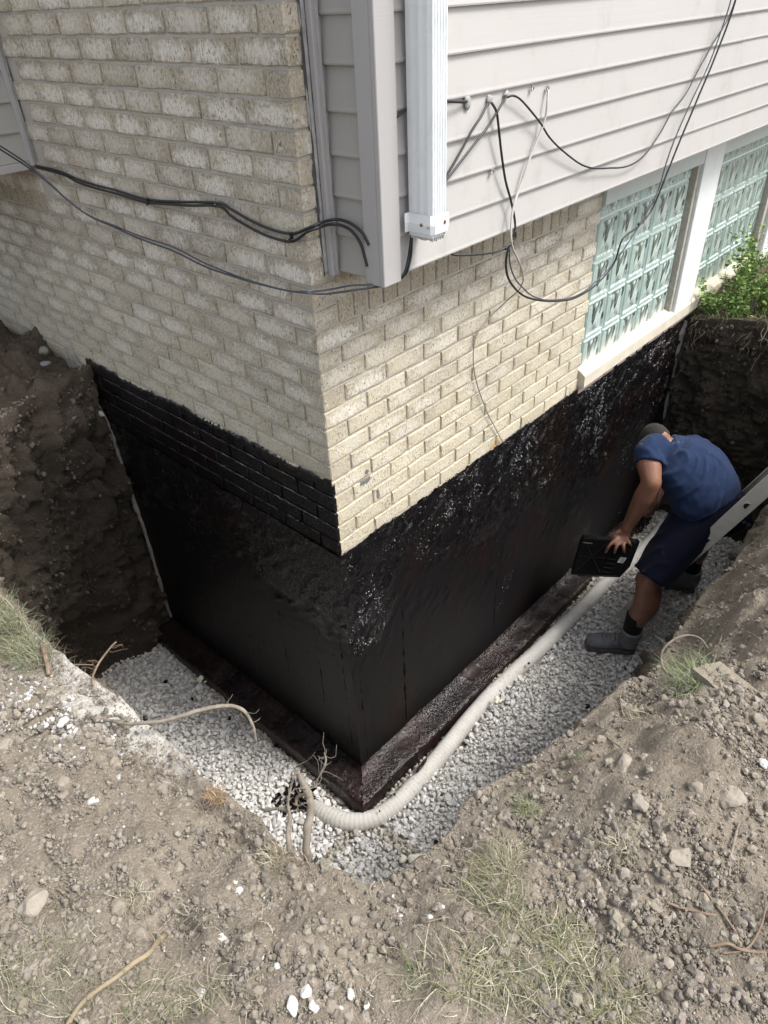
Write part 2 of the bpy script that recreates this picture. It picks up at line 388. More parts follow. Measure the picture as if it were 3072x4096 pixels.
# toe of the cut: how far inside the rim the foot of the bank is
toe_in = np.interp(sv, [0, seg[3], seg[5], seg[8], seg[14], seg[30], seg[37], seg[44], seg[-6], seg[-1]], [.03, .03, .02, .05, .10, .12, .16, .10, .08, .03])
tout = np.r_[0, np.cumsum(np.r_[np.full(62, .0095), np.linspace(.010, .04, 44), np.geomspace(.04, 6, 28)])]
NW = 140
rows = []; kinds = []
tw = np.linspace(1, 0, NW, endpoint=False)        # wall from floor up to the rim
for t in tw:
    zf = FLOOR - .06; z = RXs[:, 2] * (1 - t) + zf * t
    prof = toe_in * t ** 1.3
    xy = RXs[:, :2] - dirs * prof[:, None]
    rows.append(np.column_stack([xy, z])); kinds.append(1)
for i, r in enumerate(tout):
    xy = RXs[:, :2] + dirs * r
    bl = sstep(0, .28, r)
    z = RXs[:, 2] * (1 - bl) + zg(xy[:, 0], xy[:, 1]) * bl
    z = np.where(r > 8, z - (r - 8) * .01, z)
    rows.append(np.column_stack([xy, z])); kinds.append(0)
G = np.array(rows); nr = G.shape[0]
V = G.reshape(-1, 3); kf = np.repeat(kinds, NS).astype(float); tt = np.r_[np.repeat(tw, NS), np.zeros(len(tout) * NS)]
DIR = np.tile(np.column_stack([dirs, np.zeros(NS)]), (nr, 1))
rr = np.r_[np.zeros(NW * NS), np.repeat(tout, NS)]
near = sstep(6, 2.5, rr)
# relief of the loose ground
lump = fbm(V, 5, 3, 11) * .030 + fbm(V, 16, 3, 31) * .016 + np.abs(fbm(V, 40, 2, 51)) * .006 + fbm(V, 110, 2, 71) * .0022
edge = sstep(0, .06, rr) * .8 + .2
lump = lump * (1 + .7 * sstep(-.6, .3, V[:, 0]) * sstep(-.9, -1.2, V[:, 1])) * (1 + 1.3 * sstep(1.0, 1.5, V[:, 1]) * sstep(.3, .0, V[:, 0]))
up = np.where(kf < .5, lump * near * edge, 0) + np.where(kf > .5, (lump * .35) * sstep(.25, 0, tt), 0) * 0
V = V + np.column_stack([np.zeros(len(V)), np.zeros(len(V)), up])
# heaps: clods dragged up near the right-hand bank
for (cx, cy, r_, h_) in ((-.3, -1.42, .3, .03), (.35, -1.42, .3, .07), (.75, -1.45, .35, .11), (-1.05, -1.1, .22, .03), (1.35, -1.5, .45, .16)):
    d = np.hypot(V[:, 0] - cx, V[:, 1] - cy); V[:, 2] += np.where(kf < .5, h_ * np.exp(-(d / r_) ** 2) * sstep(0, .1, rr), 0)
# relief of the cut faces: bucket-tooth grooves, torn lumps, an undermined hollow low in the left end face
taper = sstep(0, .08, tt) * sstep(1, .9, tt) * .85 + .15
ridg = 1 - np.abs(fbm(V * np.array([1, 1, .7]), 7, 4, 5))
cut = (ridg - .7) * .06 + (1 - np.abs(fbm(V * np.array([1, 1, 1.5]), 17, 3, 9)) * 2.2) * .014 + fbm(V, 42, 3, 19) * .011 + (1 - np.abs(fbm(V * np.array([1, 1, 1.3]), 4, 3, 29)) * 2) * .022
svt = np.tile(sv, nr)
groove = np.maximum(0, np.sin(svt * 42 + V[:, 2] * 3 + fbm(V, 2, 2, 77) * 2)) ** 4 * .034 * sstep(-.55, -.75, V[:, 2]) * sstep(-1.5, -1.2, V[:, 2])
hol = .38 * np.exp(-(((V[:, 0] + .62) / .28) ** 2 + ((V[:, 1] - 1.45) / .4) ** 2 + ((V[:, 2] + 2.1) / .33) ** 2))
ledge = .05 * sstep(-.80, -.86, V[:, 2] + fbm(V, 3, 2, 55) * .12)
leftend = (V[:, 1] > 1.0) & (V[:, 0] < .1)
amp = (cut - groove * leftend) * taper + np.where(leftend, hol, 0) - np.where(leftend, 0, ledge * sstep(0, .2, tt) * (V[:, 0] < 2.9))
V = V + DIR * (amp * kf)[:, None]
idx = np.arange(nr * NS).reshape(nr, NS)
F = np.stack([idx[:-1, :-1], idx[1:, :-1], idx[1:, 1:], idx[:-1, 1:]], -1).reshape(-1, 4)
GV = V; GN = V.reshape(nr, NS, 3)
def ground_mat():
    m, n, b = new_mat('dug_soil'); q = NB(n); P = q.pos(); s = q.sep(P)
    dry = q.mix(q.noise(P, 3.5, 5, .65), (.18, .15, .115), (.31, .268, .212))
    dry = q.mix(q.mr(q.noise(P, 28, 4, .7), .5, .7, 0, .6), dry, (.15, .12, .09))
    dry = q.mix(q.mr(q.noise(P, 160, 3, .7), .52, .7, 0, .55), dry, (.44, .40, .34))
    damp = q.mix(q.noise(P, 9, 5, .7), (.024, .0195, .015), (.088, .071, .053))
    damp = q.mix(q.mr(q.noise(q.mapv(P, (1, 1, 2.5)), 20, 4, .7), .55, .72, 0, .6), damp, (.10, .085, .065))
    depth = q.math('ADD', s[2], q.math('MULTIPLY', q.math('SUBTRACT', q.noise(P, 5, 4, .6), .5), .3))
    dm = q.mr(depth, -.68, -.95)
    # the right-hand shoulder of the bank is dried out further down
    dry_r = q.math('MULTIPLY', q.mr(s[1], -.95, -1.1), q.mr(s[2], -1.5, -1.25))
    dm = q.math('MULTIPLY', dm, q.math('SUBTRACT', 1, q.math('MULTIPLY', dry_r, .8)))
    loam = q.mr(q.math('ADD', s[1], q.math('MULTIPLY', q.noise(P, 6, 4), .25)), 1.35, 1.65)
    dry = q.mix(q.math('MULTIPLY', loam, .85), dry, (.095, .07, .052))
    rloam = q.mr(s[0], 2.4, 2.9); dry = q.mix(q.math('MULTIPLY', rloam, .8), dry, (.10, .075, .058))
    # limestone dust trodden into the left-hand rim
    dx = q.math('DIVIDE', q.math('ADD', s[0], .99), .09); dy = q.math('DIVIDE', q.math('ADD', s[1], .2), .36)
    dd = q.math('SQRT', q.math('ADD', q.math('MULTIPLY', dx, dx), q.math('MULTIPLY', dy, dy)))
    dust = q.mr(q.math('ADD', dd, q.math('MULTIPLY', q.math('SUBTRACT', q.noise(P, 18, 5, .75), .5), 1.8)), 1.15, .45, 0, .8)
    dust = q.math('MULTIPLY', dust, q.mr(s[2], -.75, -.66))
    dry = q.mix(dust, dry, (.62, .60, .55))
    col = q.mix(dm, dry, damp); q.L(col, b.inputs['Base Color'])
    b.inputs['Roughness'].default_value = .95; b.inputs['Specular IOR Level'].default_value = .25
    h = q.math('ADD', q.math('ADD', q.math('MULTIPLY', q.noise(P, 60, 5, .75), 1.5), q.math('MULTIPLY', q.noise(P, 240, 3, .7), .35)), q.math('MULTIPLY', q.voro(P, 95), -.5))
    q.L(q.bump(h, 1.0, .006), b.inputs['Normal'])
    return m
SOIL = ground_mat()
me = mesh_np('ground', GV, F, True); me.materials.append(SOIL)
g = bpy.data.objects.new('ground', me); COL.objects.link(g); tag(g, 'dug grey brown soil with a deep trench cut along the house', kind='structure')

# sample helper for things resting on the ground
_gx = GN[NW:NW + 120].reshape(-1, 3)
_cell = {}
for i, (x, y) in enumerate((_gx[:, :2] / .03).astype(int)):
    _cell.setdefault((x, y), i)
def gz(x, y):
    cx, cy = int(x / .03), int(y / .03)
    for r in (0, 1, 2, 3, 6):
        for dx in range(-r, r + 1):
            for dy in range(-r, r + 1):
                k = _cell.get((cx + dx, cy + dy))
                if k is not None: return float(_gx[k, 2])
    return float(zg(np.array(x), np.array(y)))
def on_ground(px, py, z0=-.62):
    """point of the loose ground seen at photo position (px,py) of the 1659-wide view"""
    z = z0
    for _ in range(5):
        p = HZ(px * D, py * D, z); z = gz(p[0], p[1])
    return np.array([p[0], p[1], z])

# ------------------------------------------------------------ GRAVEL in the trench
poly_in = RXs[:, :2]
def footing_d(x, y):   # distance outside the footing (negative = on it)
    return np.maximum(-.13 - x, -.13 - y) if False else np.where((x > -.13) & (y > -.14), -1., 1.)
def floor_z(x, y):
    P = np.column_stack([x, y, np.zeros_like(x)])
    z = FLOOR + fbm(P, 2.2, 3, 201) * .03 + .012
    z += .05 * sstep(.25, .0, y + 1.15) * (x > 0)
    return z
gx, gy = np.meshgrid(np.linspace(-1.35, 3.2, 120), np.linspace(-1.45, 2.0, 90))
P2 = np.column_stack([gx.ravel(), gy.ravel()]); zz = floor_z(P2[:, 0], P2[:, 1]) - .012
i2 = np.arange(len(P2)).reshape(gx.shape); F2 = np.stack([i2[:-1, :-1], i2[:-1, 1:], i2[1:, 1:], i2[1:, :-1]], -1).reshape(-1, 4)
GRB = simple('gravel_bed', (.50, .48, .44), .95, var=.2, vs=60, bump=1, bs=90)
me = mesh_np('trench_floor', np.column_stack([P2, zz]), F2, True); me.materials.append(GRB)
o = bpy.data.objects.new('trench_floor', me); COL.objects.link(o); tag(o, 'bed under the grey limestone gravel at the bottom of the trench', kind='structure')

def ico(sub):
    bm = bmesh.new(); bmesh.ops.create_icosphere(bm, subdivisions=sub, radius=1)
    v = np.array([x.co[:] for x in bm.verts]); f = np.array([[x.index for x in p.verts] for p in bm.faces]); bm.free(); return v, f
I1 = ico(2); I0 = ico(1)
def stone_variants(base, n, seed, flat=.72, jit=.24):
    v0, f0 = base; r = np.random.RandomState(seed); out = []
    for k in range(n):
        v = v0.copy()
        for _ in range(7):      # knock flats onto it
            nrm = r.normal(size=3); nrm /= np.linalg.norm(nrm); d = r.uniform(.55, .85)
            s = v @ nrm; v = v - np.outer(np.maximum(0, s - d), nrm) * .92
        v = v * (1 + r.uniform(-jit, jit, (len(v), 1)) * .35)
        v *= np.array([1, r.uniform(.65, .95), r.uniform(.5, .5 + flat * .4)]); out.append(v)
    return out, f0
def rot_rand(r, n, tilt=.7):
    a = r.uniform(0, 2 * np.pi, n); t = r.normal(0, tilt, n); p = r.uniform(0, 2 * np.pi, n)
    ca, sa, ct, st, cp, sp_ = np.cos(a), np.sin(a), np.cos(t), np.sin(t), np.cos(p), np.sin(p)
    Z = np.zeros(n); O = np.ones(n)
    def M(*e): return np.stack([np.stack(e[i * 3:i * 3 + 3], -1) for i in range(3)], -2)
    Rz = M(ca, -sa, Z, sa, ca, Z, Z, Z, O); Rx = M(O, Z, Z, Z, ct, -st, Z, st, ct); Rp = M(cp, -sp_, Z, sp_, cp, Z, Z, Z, O)
    return Rp @ Rx @ Rz
def scatter(name, pos, size, cols, base, mat, seed, smooth=False, tilt=.7, nv=14, flat=.72):
    r = np.random.RandomState(seed); var, f0 = stone_variants(base, nv, seed, flat)
    n = len(pos); R = rot_rand(r, n, tilt); vi = r.randint(0, nv, n); arr = np.array(var)[vi]
    Vv = np.einsum('nij,nkj->nki', R, arr) * size[:, None, None] + pos[:, None, :]
    nvt = arr.shape[1]; Ff = (f0[None] + (np.arange(n) * nvt)[:, None, None]).reshape(-1, 3)
    me = mesh_np(name, Vv.reshape(-1, 3), Ff, smooth, np.repeat(cols, nvt, 0)); me.materials.append(mat)
    o = bpy.data.objects.new(name, me); COL.objects.link(o); return o
def tint_mat(name, rough=.85, noisecol=.25, ns=90, spec=.3, wetattr=False):
    m, n, b = new_mat(name); q = NB(n); P = q.pos()
    a = q.node('ShaderNodeAttribute', attribute_name='tint'); c = a.outputs['Color']
    f = q.noise(P, ns, 4, .65); c2 = q.mix(1.0, c, q.ramp(f, [(.25, 1 - noisecol * 1.5), (.75, 1 + noisecol * .6)]), 'MULTIPLY')
    q.L(c2, b.inputs['Base Color']); b.inputs['Roughness'].default_value = rough; b.inputs['Specular IOR Level'].default_value = spec
    if wetattr:
        g_ = q.sep(c)[0]; q.L(q.mr(g_, .01, .05, .12, rough), b.inputs['Roughness'])
    q.L(q.bump(q.noise(P, 350, 3), .5, .001), b.inputs['Normal']); return m
def scatter_inst(name, pos, size, cols, mat, seed, tilt=.7, nv=12, flat=.72, sub=None, jit=.24):
    r = np.random.RandomState(seed); n = len(pos); me = bpy.data.meshes.new(name); me.vertices.add(n); me.vertices.foreach_set('co', np.asarray(pos, np.float32).ravel())
    a = me.attributes.new('tint', 'FLOAT_COLOR', 'POINT'); c4 = np.ones((n, 4), np.float32); c4[:, :3] = cols; a.data.foreach_set('color', c4.ravel())
    a = me.attributes.new('rad', 'FLOAT', 'POINT'); a.data.foreach_set('value', np.asarray(size, np.float32))
    a = me.attributes.new('rot', 'FLOAT_VECTOR', 'POINT'); a.data.foreach_set('vector', np.column_stack([r.normal(0, tilt, n), r.normal(0, tilt, n), r.uniform(0, 6.28, n)]).astype(np.float32).ravel())
    a = me.attributes.new('pick', 'INT', 'POINT'); a.data.foreach_set('value', r.randint(0, nv, n).astype(np.int32))
    me.materials.append(mat); o = bpy.data.objects.new(name, me); COL.objects.link(o)
    col = bpy.data.collections.new(name + '_shapes'); var, f_ = stone_variants(sub or I1, nv, seed, flat, jit)
    for v_ in var:
        m_ = mesh_np(name + '_shape', v_, f_, False); m_.materials.append(mat); col.objects.link(bpy.data.objects.new(name + '_shape', m_))
    ng = bpy.data.node_groups.new(name + '_scatter', 'GeometryNodeTree'); ng.interface.new_socket('Geometry', in_out='INPUT', socket_type='NodeSocketGeometry'); ng.interface.new_socket('Geometry', in_out='OUTPUT', socket_type='NodeSocketGeometry')
    N = ng.nodes.new; gi, go = N('NodeGroupInput'), N('NodeGroupOutput'); ci = N('GeometryNodeCollectionInfo'); ci.inputs['Collection'].default_value = col; ci.inputs['Separate Children'].default_value = True; ci.inputs['Reset Children'].default_value = True
    ip = N('GeometryNodeInstanceOnPoints'); ip.inputs['Pick Instance'].default_value = True
    def at(nm, ty): x = N('GeometryNodeInputNamedAttribute'); x.data_type = ty; x.inputs['Name'].default_value = nm; return x.outputs['Attribute']
    e2 = N('FunctionNodeEulerToRotation'); ng.links.new(at('rot', 'FLOAT_VECTOR'), e2.inputs[0])
    ng.links.new(gi.outputs[0], ip.inputs['Points']); ng.links.new(ci.outputs[0], ip.inputs['Instance']); ng.links.new(at('pick', 'INT'), ip.inputs['Instance Index']); ng.links.new(e2.outputs[0], ip.inputs['Rotation']); ng.links.new(at('rad', 'FLOAT'), ip.inputs['Scale'])
    ng.links.new(ip.outputs[0], go.inputs[0]); md = o.modifiers.new('scatter', 'NODES'); md.node_group = ng
    return o
STM = tint_mat('limestone_gravel', wetattr=True)
def inst_version(m):
    m = m.copy()
    for x in m.node_tree.nodes:
        if x.type == 'ATTRIBUTE': x.attribute_type = 'INSTANCER'
    return m
STMI = inst_version(STM)
PITCH = .0186
xs, ys = np.meshgrid(np.arange(-1.25, 3.12, PITCH), np.arange(-1.50, 1.95, PITCH))
gp = np.column_stack([xs.ravel(), ys.ravel()]); gp = np.repeat(gp, 1, 0); gp += NR.uniform(-.0075, .0075, gp.shape)
keep = (footing_d(gp[:, 0] - .006, gp[:, 1] - .006) > 0)
ang = np.arctan2(gp[:, 1] - C0[1], gp[:, 0] - C0[0]); angr = np.arctan2(dirs[:, 1], dirs[:, 0])
au = np.unwrap(angr); am = np.where(ang > au[0] + .05, ang - 2 * np.pi, ang); am = np.where(am < au.min() - .5, am + 2 * np.pi, am)
order = np.argsort(au); rimr = np.interp(am, au[order], dl[order] - toe_in[order])
keep &= np.hypot(gp[:, 0] - C0[0], gp[:, 1] - C0[1]) < rimr + .24
keep &= ~((gp[:, 0] > 0) & (gp[:, 1] > 0))
_px = [HZ(1000 + x / .595, 2200 + y / .595, -2.292)[:2] for x, y in [(205, 634), (230, 644), (290, 640), (340, 612), (385, 568), (425, 522), (470, 468), (520, 405), (600, 320), (680, 245), (760, 168), (832, 95), (905, 33), (985, -60)]]
_px = smooth_path([(*p, 0) for p in _px], 12)[:, :2]
keep &= np.min(np.hypot(gp[:, None, 0] - _px[None, :, 0], gp[:, None, 1] - _px[None, :, 1]), 1) > .031
gp = gp[keep]; n = len(gp)
pipe_d = np.min(np.hypot(gp[:, None, 0] - _px[None, :, 0], gp[:, None, 1] - _px[None, :, 1]), 1)
gzv = floor_z(gp[:, 0], gp[:, 1]) + NR.uniform(-.004, .007, n) + .016 * sstep(.09, .04, pipe_d) * NR.uniform(.2, 1.3, n)
size = NR.gamma(10, .0104 / 10, n) + .0018
# finer stone right of the man's path, coarser at the front corner
size *= 1 + .12 * sstep(.2, -.6, gp[:, 0])
gcol = NR.uniform(.58, .84, n) * NR.choice([1, 1, 1, .9, .74], n)
gc = np.column_stack([gcol * 1.0, gcol * .98, gcol * .94])
tp = HZ(632 * D, 1712 * D, -2.3)
dd = np.hypot((gp[:, 0] - tp[0]) / .09, (gp[:, 1] - tp[1]) / .085)
th_ = fbm(np.column_stack([gp, np.zeros(n)]), 14, 2, 91) * .4
gc[dd + th_ < 1] = (.005, .0045, .0045)
rs = NR.rand(n); gc[(rs < .004)] = (.02, .018, .018)
# soil-stained stones near the footing and by the end wall
near_f = (np.minimum(np.abs(gp[:, 0] + .14), np.abs(gp[:, 1] + .15)) < .03); gc[near_f] *= (.72, .68, .6)
gpos = np.column_stack([gp, gzv])
o = scatter_inst('gravel', gpos, size, gc, STMI, 3); tag(o, kind='stuff', label='pale grey crushed limestone gravel covering the trench bottom')
# second sparse layer of larger stones
k = NR.rand(n) < .05
o = scatter('loose_gravel', gpos[k] + np.array([0, 0, .010]), size[k] * 1.15, gc[k] * 1.06, I0, STM, 9); tag(o, kind='stuff', label='slightly larger pale stones loose on top of the trench gravel')

# ------------------------------------------------------------ HOUSE
U = .0677; J = .0105; L = .2025; ZB = -2.27
house = empty('brick_house', (0, 0, ZB), 'pale brick house corner with grey vinyl siding above a freshly tarred foundation', 'house')
# mortar beds (the walls themselves)
REC = .0065
def grid_wall(name, axis, u0, u1, z0, z1, off, mat, parent, step=.02, amp=0, seed=0):
    pass
bmw = bmesh.new(); box_bm(bmw, (REC, REC + .0, -.8735), (.26, 4.6, 1.6)); WA = bm_obj('brick_wall', bmw, MORT, house)
tag(WA, 'left wall running away from the corner')
bmw = bmesh.new(); box_bm(bmw, (.262, REC, -.8735), (1.728, .27, .42)); WB = bm_obj('brick_wall', bmw, MORT, house)
tag(WB, 'right wall under the siding up to the glass block window')
# brick meshes: local x along wall, y = depth (0 = face, + into wall), z height
def brick_mesh(lx, lz, depth, seed, mat):
    r = random.Random(seed); bm = bmesh.new(); hx, hz = lx / 2, lz / 2; j = .0030
    nx = 5
    def rowpts(z, y, inset):
        return [bm.verts.new(((-hx + inset) + (lx - 2 * inset) * i / nx + (r.uniform(-j, j) if inset else 0), y + (r.uniform(-.0006, .0006)), z + r.uniform(-j, j) * .8)) for i in range(nx + 1)]
    ft = rowpts(hz - .0028, 0, .003); fb = rowpts(-hz + .0028, 0, .003)
    st = rowpts(hz, .0035, 0); sb = rowpts(-hz, .0035, 0)
    for i in range(nx):
        bm.faces.new((ft[i], ft[i + 1], fb[i + 1], fb[i])); bm.faces.new((st[i], st[i + 1], ft[i + 1], ft[i])); bm.faces.new((fb[i], fb[i + 1], sb[i + 1], sb[i]))
    bt = [bm.verts.new((x, depth, z)) for x, z in ((-hx, hz), (hx, hz), (hx, -hz), (-hx, -hz))]
    bm.faces.new((st[0], ft[0], fb[0], sb[0])); bm.faces.new((st[-1], sb[-1], fb[-1], ft[-1]))
    bm.faces.new((bt[0], st[0], sb[0], bt[3])); bm.faces.new((bt[1], bt[2], sb[-1], st[-1]))
    bm.faces.new([bt[0], bt[1]] + st[::-1]); bm.faces.new([bt[3]] + sb + [bt[2]]); bm.faces.new((bt[0], bt[3], bt[2], bt[1]))
    bmesh.ops.recalc_face_normals(bm, faces=bm.faces)
    me = bpy.data.meshes.new('brick'); bm.to_mesh(me); bm.free(); me.materials.append(mat); return me
BH = U - J; BLn = L - J; HDR = .092
MEA = {k: [brick_mesh(l, BH, .085, 10 + i, BRA) for i in range(6)] for k, l in (('s', BLn), ('h', HDR))}
MEB = {k: [brick_mesh(l, BH, .085, 30 + i, BRB) for i in range(6)] for k, l in (('s', BLn), ('h', HDR))}
SOLA = [brick_mesh(BH, .194, .08, 50 + i, BRA) for i in range(4)]; SOLB = [brick_mesh(BH, .194, .08, 60 + i, BRB) for i in range(4)]
rotA = Matrix.Rotation(R_(90), 4, 'Z')      # local y(+ into wall) -> -x ... corrected below
def mA(y, z, dx=0):   # wall A: face at x=0 looking -x ; local x -> -y , local y -> +x
    return Matrix(((0, 1, 0, dx), (-1, 0, 0, y), (0, 0, 1, z), (0, 0, 0, 1)))
def mB(x, z, dy=0):
    return Matrix(((1, 0, 0, x), (0, 1, 0, dy), (0, 0, 1, z), (0, 0, 0, 1)))
def put(mes, M, parent):
    o = bpy.data.objects.new('brick', rng.choice(mes)); COL.objects.link(o); o.parent = parent
    o.matrix_local = Matrix.Translation(-wl(parent)) @ M
    return o
def proj(X):
    c = CR @ (np.array(X) - CP); return 1536 + CF * c[0] / c[2], 2048 + CF * c[1] / c[2], c[2]
def in_view(X, m=500):
    u, v, d = proj(X); return d > 0 and -m < u < 3072 + m and -m < v < 4096 + m
# course k occupies z from -k*U (bottom) to -(k-1)*U ; odd k: stretcher on B at the corner, header on A
cnt = 0
for k in range(-15, 14):
    zc = -k * U + U / 2 + J / 2 * 0
    zc = -k * U + J / 2 + BH / 2
    oddk = (k % 2 == 1)
    # wall A (0..)  A stretcher at corner for even k
    y = 0.0; first = True
    while y < 3.1:
        ln = (HDR if oddk else BLn) if first else BLn
        yc = y + ln / 2; y += ln + J * (1 if not first or True else 1); 
        if first: y = HDR + J if oddk else L
        ok = in_view((0, yc, zc))
        if yc > 1.585 and zc > .12: ok = False
        if yc - ln / 2 > 1.68 and zc < -.62: ok = k <= 9
        if ok or first:
            jd = rng.uniform(-.0012, .0012)
            # the corner brick: only one brick stands at the corner in each course; its end shows on the other face
            if first:
                hh = BRA
                me_ = None
                X = .0
                if oddk:      # stretcher lies along B, header end on A
                    o = put(MEB['s'], mB(BLn / 2 + 0, zc), WB)
                    o.data = o.data.copy(); 
                    for v in o.data.vertices:
                        if v.co.y > .05: v.co.y = HDR
                    o['_c'] = 1
                else:
                    o = put(MEA['s'], mA(BLn / 2, zc), WA)
                    o.data = o.data.copy()
                    for v in o.data.vertices:
                        if v.co.y > .05: v.co.y = HDR
            else: put(MEA['s'], mA(yc + rng.uniform(-.0015, .0015), zc + rng.uniform(-.001, .001), jd), WA)
            cnt += 1
        first = False
    if k >= 1:
        x = L if oddk else HDR + J; 
        while x < 1.72:
            ln = min(BLn, 1.735 - x)
            if ln > .03:
                xc = x + ln / 2
                if in_view((xc, 0, zc)):
                    kind = 's' if ln > .15 else 'h'
                    full = BLn if kind == 's' else HDR
                    put(MEB[kind], mB(xc, zc, rng.uniform(-.0012, .0012)) @ Matrix.Diagonal((ln / full if abs(ln - full) > .004 else 1, 1, 1, 1)), WB)
            x += L
for o in list(COL.objects):
    if '_c' in o: del o['_c']
# soldier course over the right wall, then two flat bricks by the window
nsol = 21
for i in range(nsol):
    x = HDR + J + BH / 2 + i * U
    put(SOLB, mB(x, .003 + .194 / 2, rng.uniform(-.001, .001)), WB)
x0 = HDR + J + nsol * U
for j in range(3):
    ln = 1.735 - x0
    put(MEB['s'], mB(x0 + ln / 2, j * U + J / 2 + BH / 2) @ Matrix.Diagonal((ln / BLn, 1, 1, 1)), WB)
# soldier course of the left wall under the left bump-out
for i in range(18):
    y = 1.64 + i * U
    if in_view((0, y, .23)): put(SOLA, mA(y, .139 + .194 / 2, rng.uniform(-.001, .001)), WA)

# foundation: poured wall under the bricks, coated with tar
def tar_sheet(name, parent, axis, a0, a1, z0, z1, step=.0085):
    A, Z = np.meshgrid(np.arange(a0, a1 + step / 2, step), np.arange(z0, z1 + step / 2, step))
    Pn = np.column_stack([A.ravel(), Z.ravel(), np.full(A.size, 3.1 if axis == 'A' else 7.7)])
    h = fbm(Pn, 3, 3, 301) * .0035 + np.maximum(0, fbm(Pn * np.array([1, .35, 1]), 24, 2, 305)) * .002
    wz = sstep(-1.55, -1.1, Z.ravel()); Q = np.column_stack([Pn[:, 0] * .72 + Pn[:, 1] * .69, Pn[:, 1] * .72 - Pn[:, 0] * .69, Pn[:, 2]]) if axis == 'B' else np.column_stack([Pn[:, 0] * .8 - Pn[:, 1] * .6, Pn[:, 1] * .8 + Pn[:, 0] * .6, Pn[:, 2]])
    wz = sstep(-1.7, -1.15, Z.ravel() + fbm(Pn, 3, 2, 313) * .25 + (.12 * A.ravel() if axis == 'B' else -.1 * A.ravel()))
    h = np.abs(h) + wz * (np.maximum(0, fbm(Q * np.array([.38, 1, 1]), 34, 3, 307)) ** 1.3 * .0105 + np.abs(fbm(Pn, 60, 2, 309)) * .0022)
    h *= sstep(a0 - .0001, a0 + .02, A.ravel()) if False else 1
    off = -.001 - np.abs(h)
    if axis == 'A': Vv = np.column_stack([off, A.ravel(), Z.ravel()])
    else: Vv = np.column_stack([A.ravel(), off, Z.ravel()])
    if axis == 'A': Vv[A.ravel() <= a0 + 1e-6, 0] = -.004; Vv[A.ravel() <= a0 + 1e-6, 1] = -.004
    else: Vv[A.ravel() <= a0 + 1e-6] = np.column_stack([np.full((A.ravel() <= a0 + 1e-6).sum(), -.004), np.full((A.ravel() <= a0 + 1e-6).sum(), -.004), Z.ravel()[A.ravel() <= a0 + 1e-6]])
    ii = np.arange(A.size).reshape(A.shape); Ff = np.stack([ii[:-1, :-1], ii[:-1, 1:], ii[1:, 1:], ii[1:, :-1]], -1).reshape(-1, 4)
    if axis == 'A': Ff = Ff[:, ::-1]
    me = mesh_np(name, Vv, Ff, True); me.materials.append(TAR)
    o = bpy.data.objects.new(name, me); COL.objects.link(o); par(o, parent); return o
FW = box_obj('foundation_wall', (.002, .002, -2.5), (4.4, 4.4, -.876), MORT, house); tag(FW, 'poured foundation under the bricks')
tar_sheet('tar_coat', FW, 'A', 0, 1.80, -2.34, -.876); tar_sheet('tar_coat', FW, 'B', 0, 3.2, -2.40, -.876)
DROP = tar_mat('tar_drops'); 
_b = DROP.node_tree.nodes['Principled BSDF']; 
for l_ in list(_b.inputs['Roughness'].links): DROP.node_tree.links.remove(l_)
for l_ in list(_b.inputs['Normal'].links): DROP.node_tree.links.remove(l_)
_b.inputs['Roughness'].default_value = .16; _b.inputs['Specular IOR Level'].default_value = 1.0; _b.inputs['IOR'].default_value = 1.8
def bead(name, pts, r_, mat, seed, parent, gap=.15):
    P = smooth_path(pts, 1) if len(pts) > 60 else np.array(pts); n_ = len(P); Pn = np.column_stack([P[:, 0] * 1., P[:, 1], P[:, 2]])
    rr_ = r_ * np.clip(.55 + fbm(Pn, 26, 3, seed) * .9 + fbm(Pn, 120, 2, seed + 3) * .6, .02, 1.8); P = P + np.column_stack([np.zeros(n_), np.zeros(n_), fbm(Pn, 30, 2, seed + 7) * r_ * .6])
    v, f = tube_arrays(P, rr_, 6); me = mesh_py(name, v, f); me.materials.append(mat); o = bpy.data.objects.new(name, me); COL.objects.link(o); par(o, parent)
for i_, k_ in enumerate((9, 10, 11)):
    yy = np.arange(.012, 1.66, .006); a0_ = (.75, 1.0, 1.0, .8)[i_]
    bead('tar_bead', np.column_stack([np.full(len(yy), .0018), yy, np.full(len(yy), -k_ * U - .004)]), .0042 * a0_, DROP, 330 + i_, FW)
for i_, (x_, z0_, z1_, r_) in enumerate(((HY(872 * D, 1400 * D, 0)[0], -2.2, -1.25, .006), (HY(1070 * D, 1290 * D, 0)[0], -2.2, -1.5, .0035), (.045, -2.2, -1.2, .004))):
    zz_ = np.arange(z0_, z1_, .008); bead('tar_seam', np.column_stack([x_ + zz_ * .0, np.full(len(zz_), -.002), zz_]), r_, TAR, 350 + i_, FW)
for i_, (y_, z0_, z1_, r_) in enumerate(((HX(620 * D, 1420 * D, 0)[1], -2.0, -1.45, .003), (HX(700 * D, 1500 * D, 0)[1], -2.2, -1.3, .003), (.05, -2.2, -1.2, .004))):
    zz_ = np.arange(z0_, z1_, .008); bead('tar_seam', np.column_stack([np.full(len(zz_), -.002), y_ + zz_ * .0, zz_]), r_, TAR, 360 + i_, FW)
def wetness(P):
    h = sstep(-1.75, -1.0, P[:, 2]) * .62 + sstep(.3, 1.8, P[:, 0]) * .3 + fbm(P * np.array([1, 1, .8]), 2.6, 3, 371) * .42 + fbm(P, 9, 2, 373) * .16
    w_ = sstep(.30, .62, h); return w_
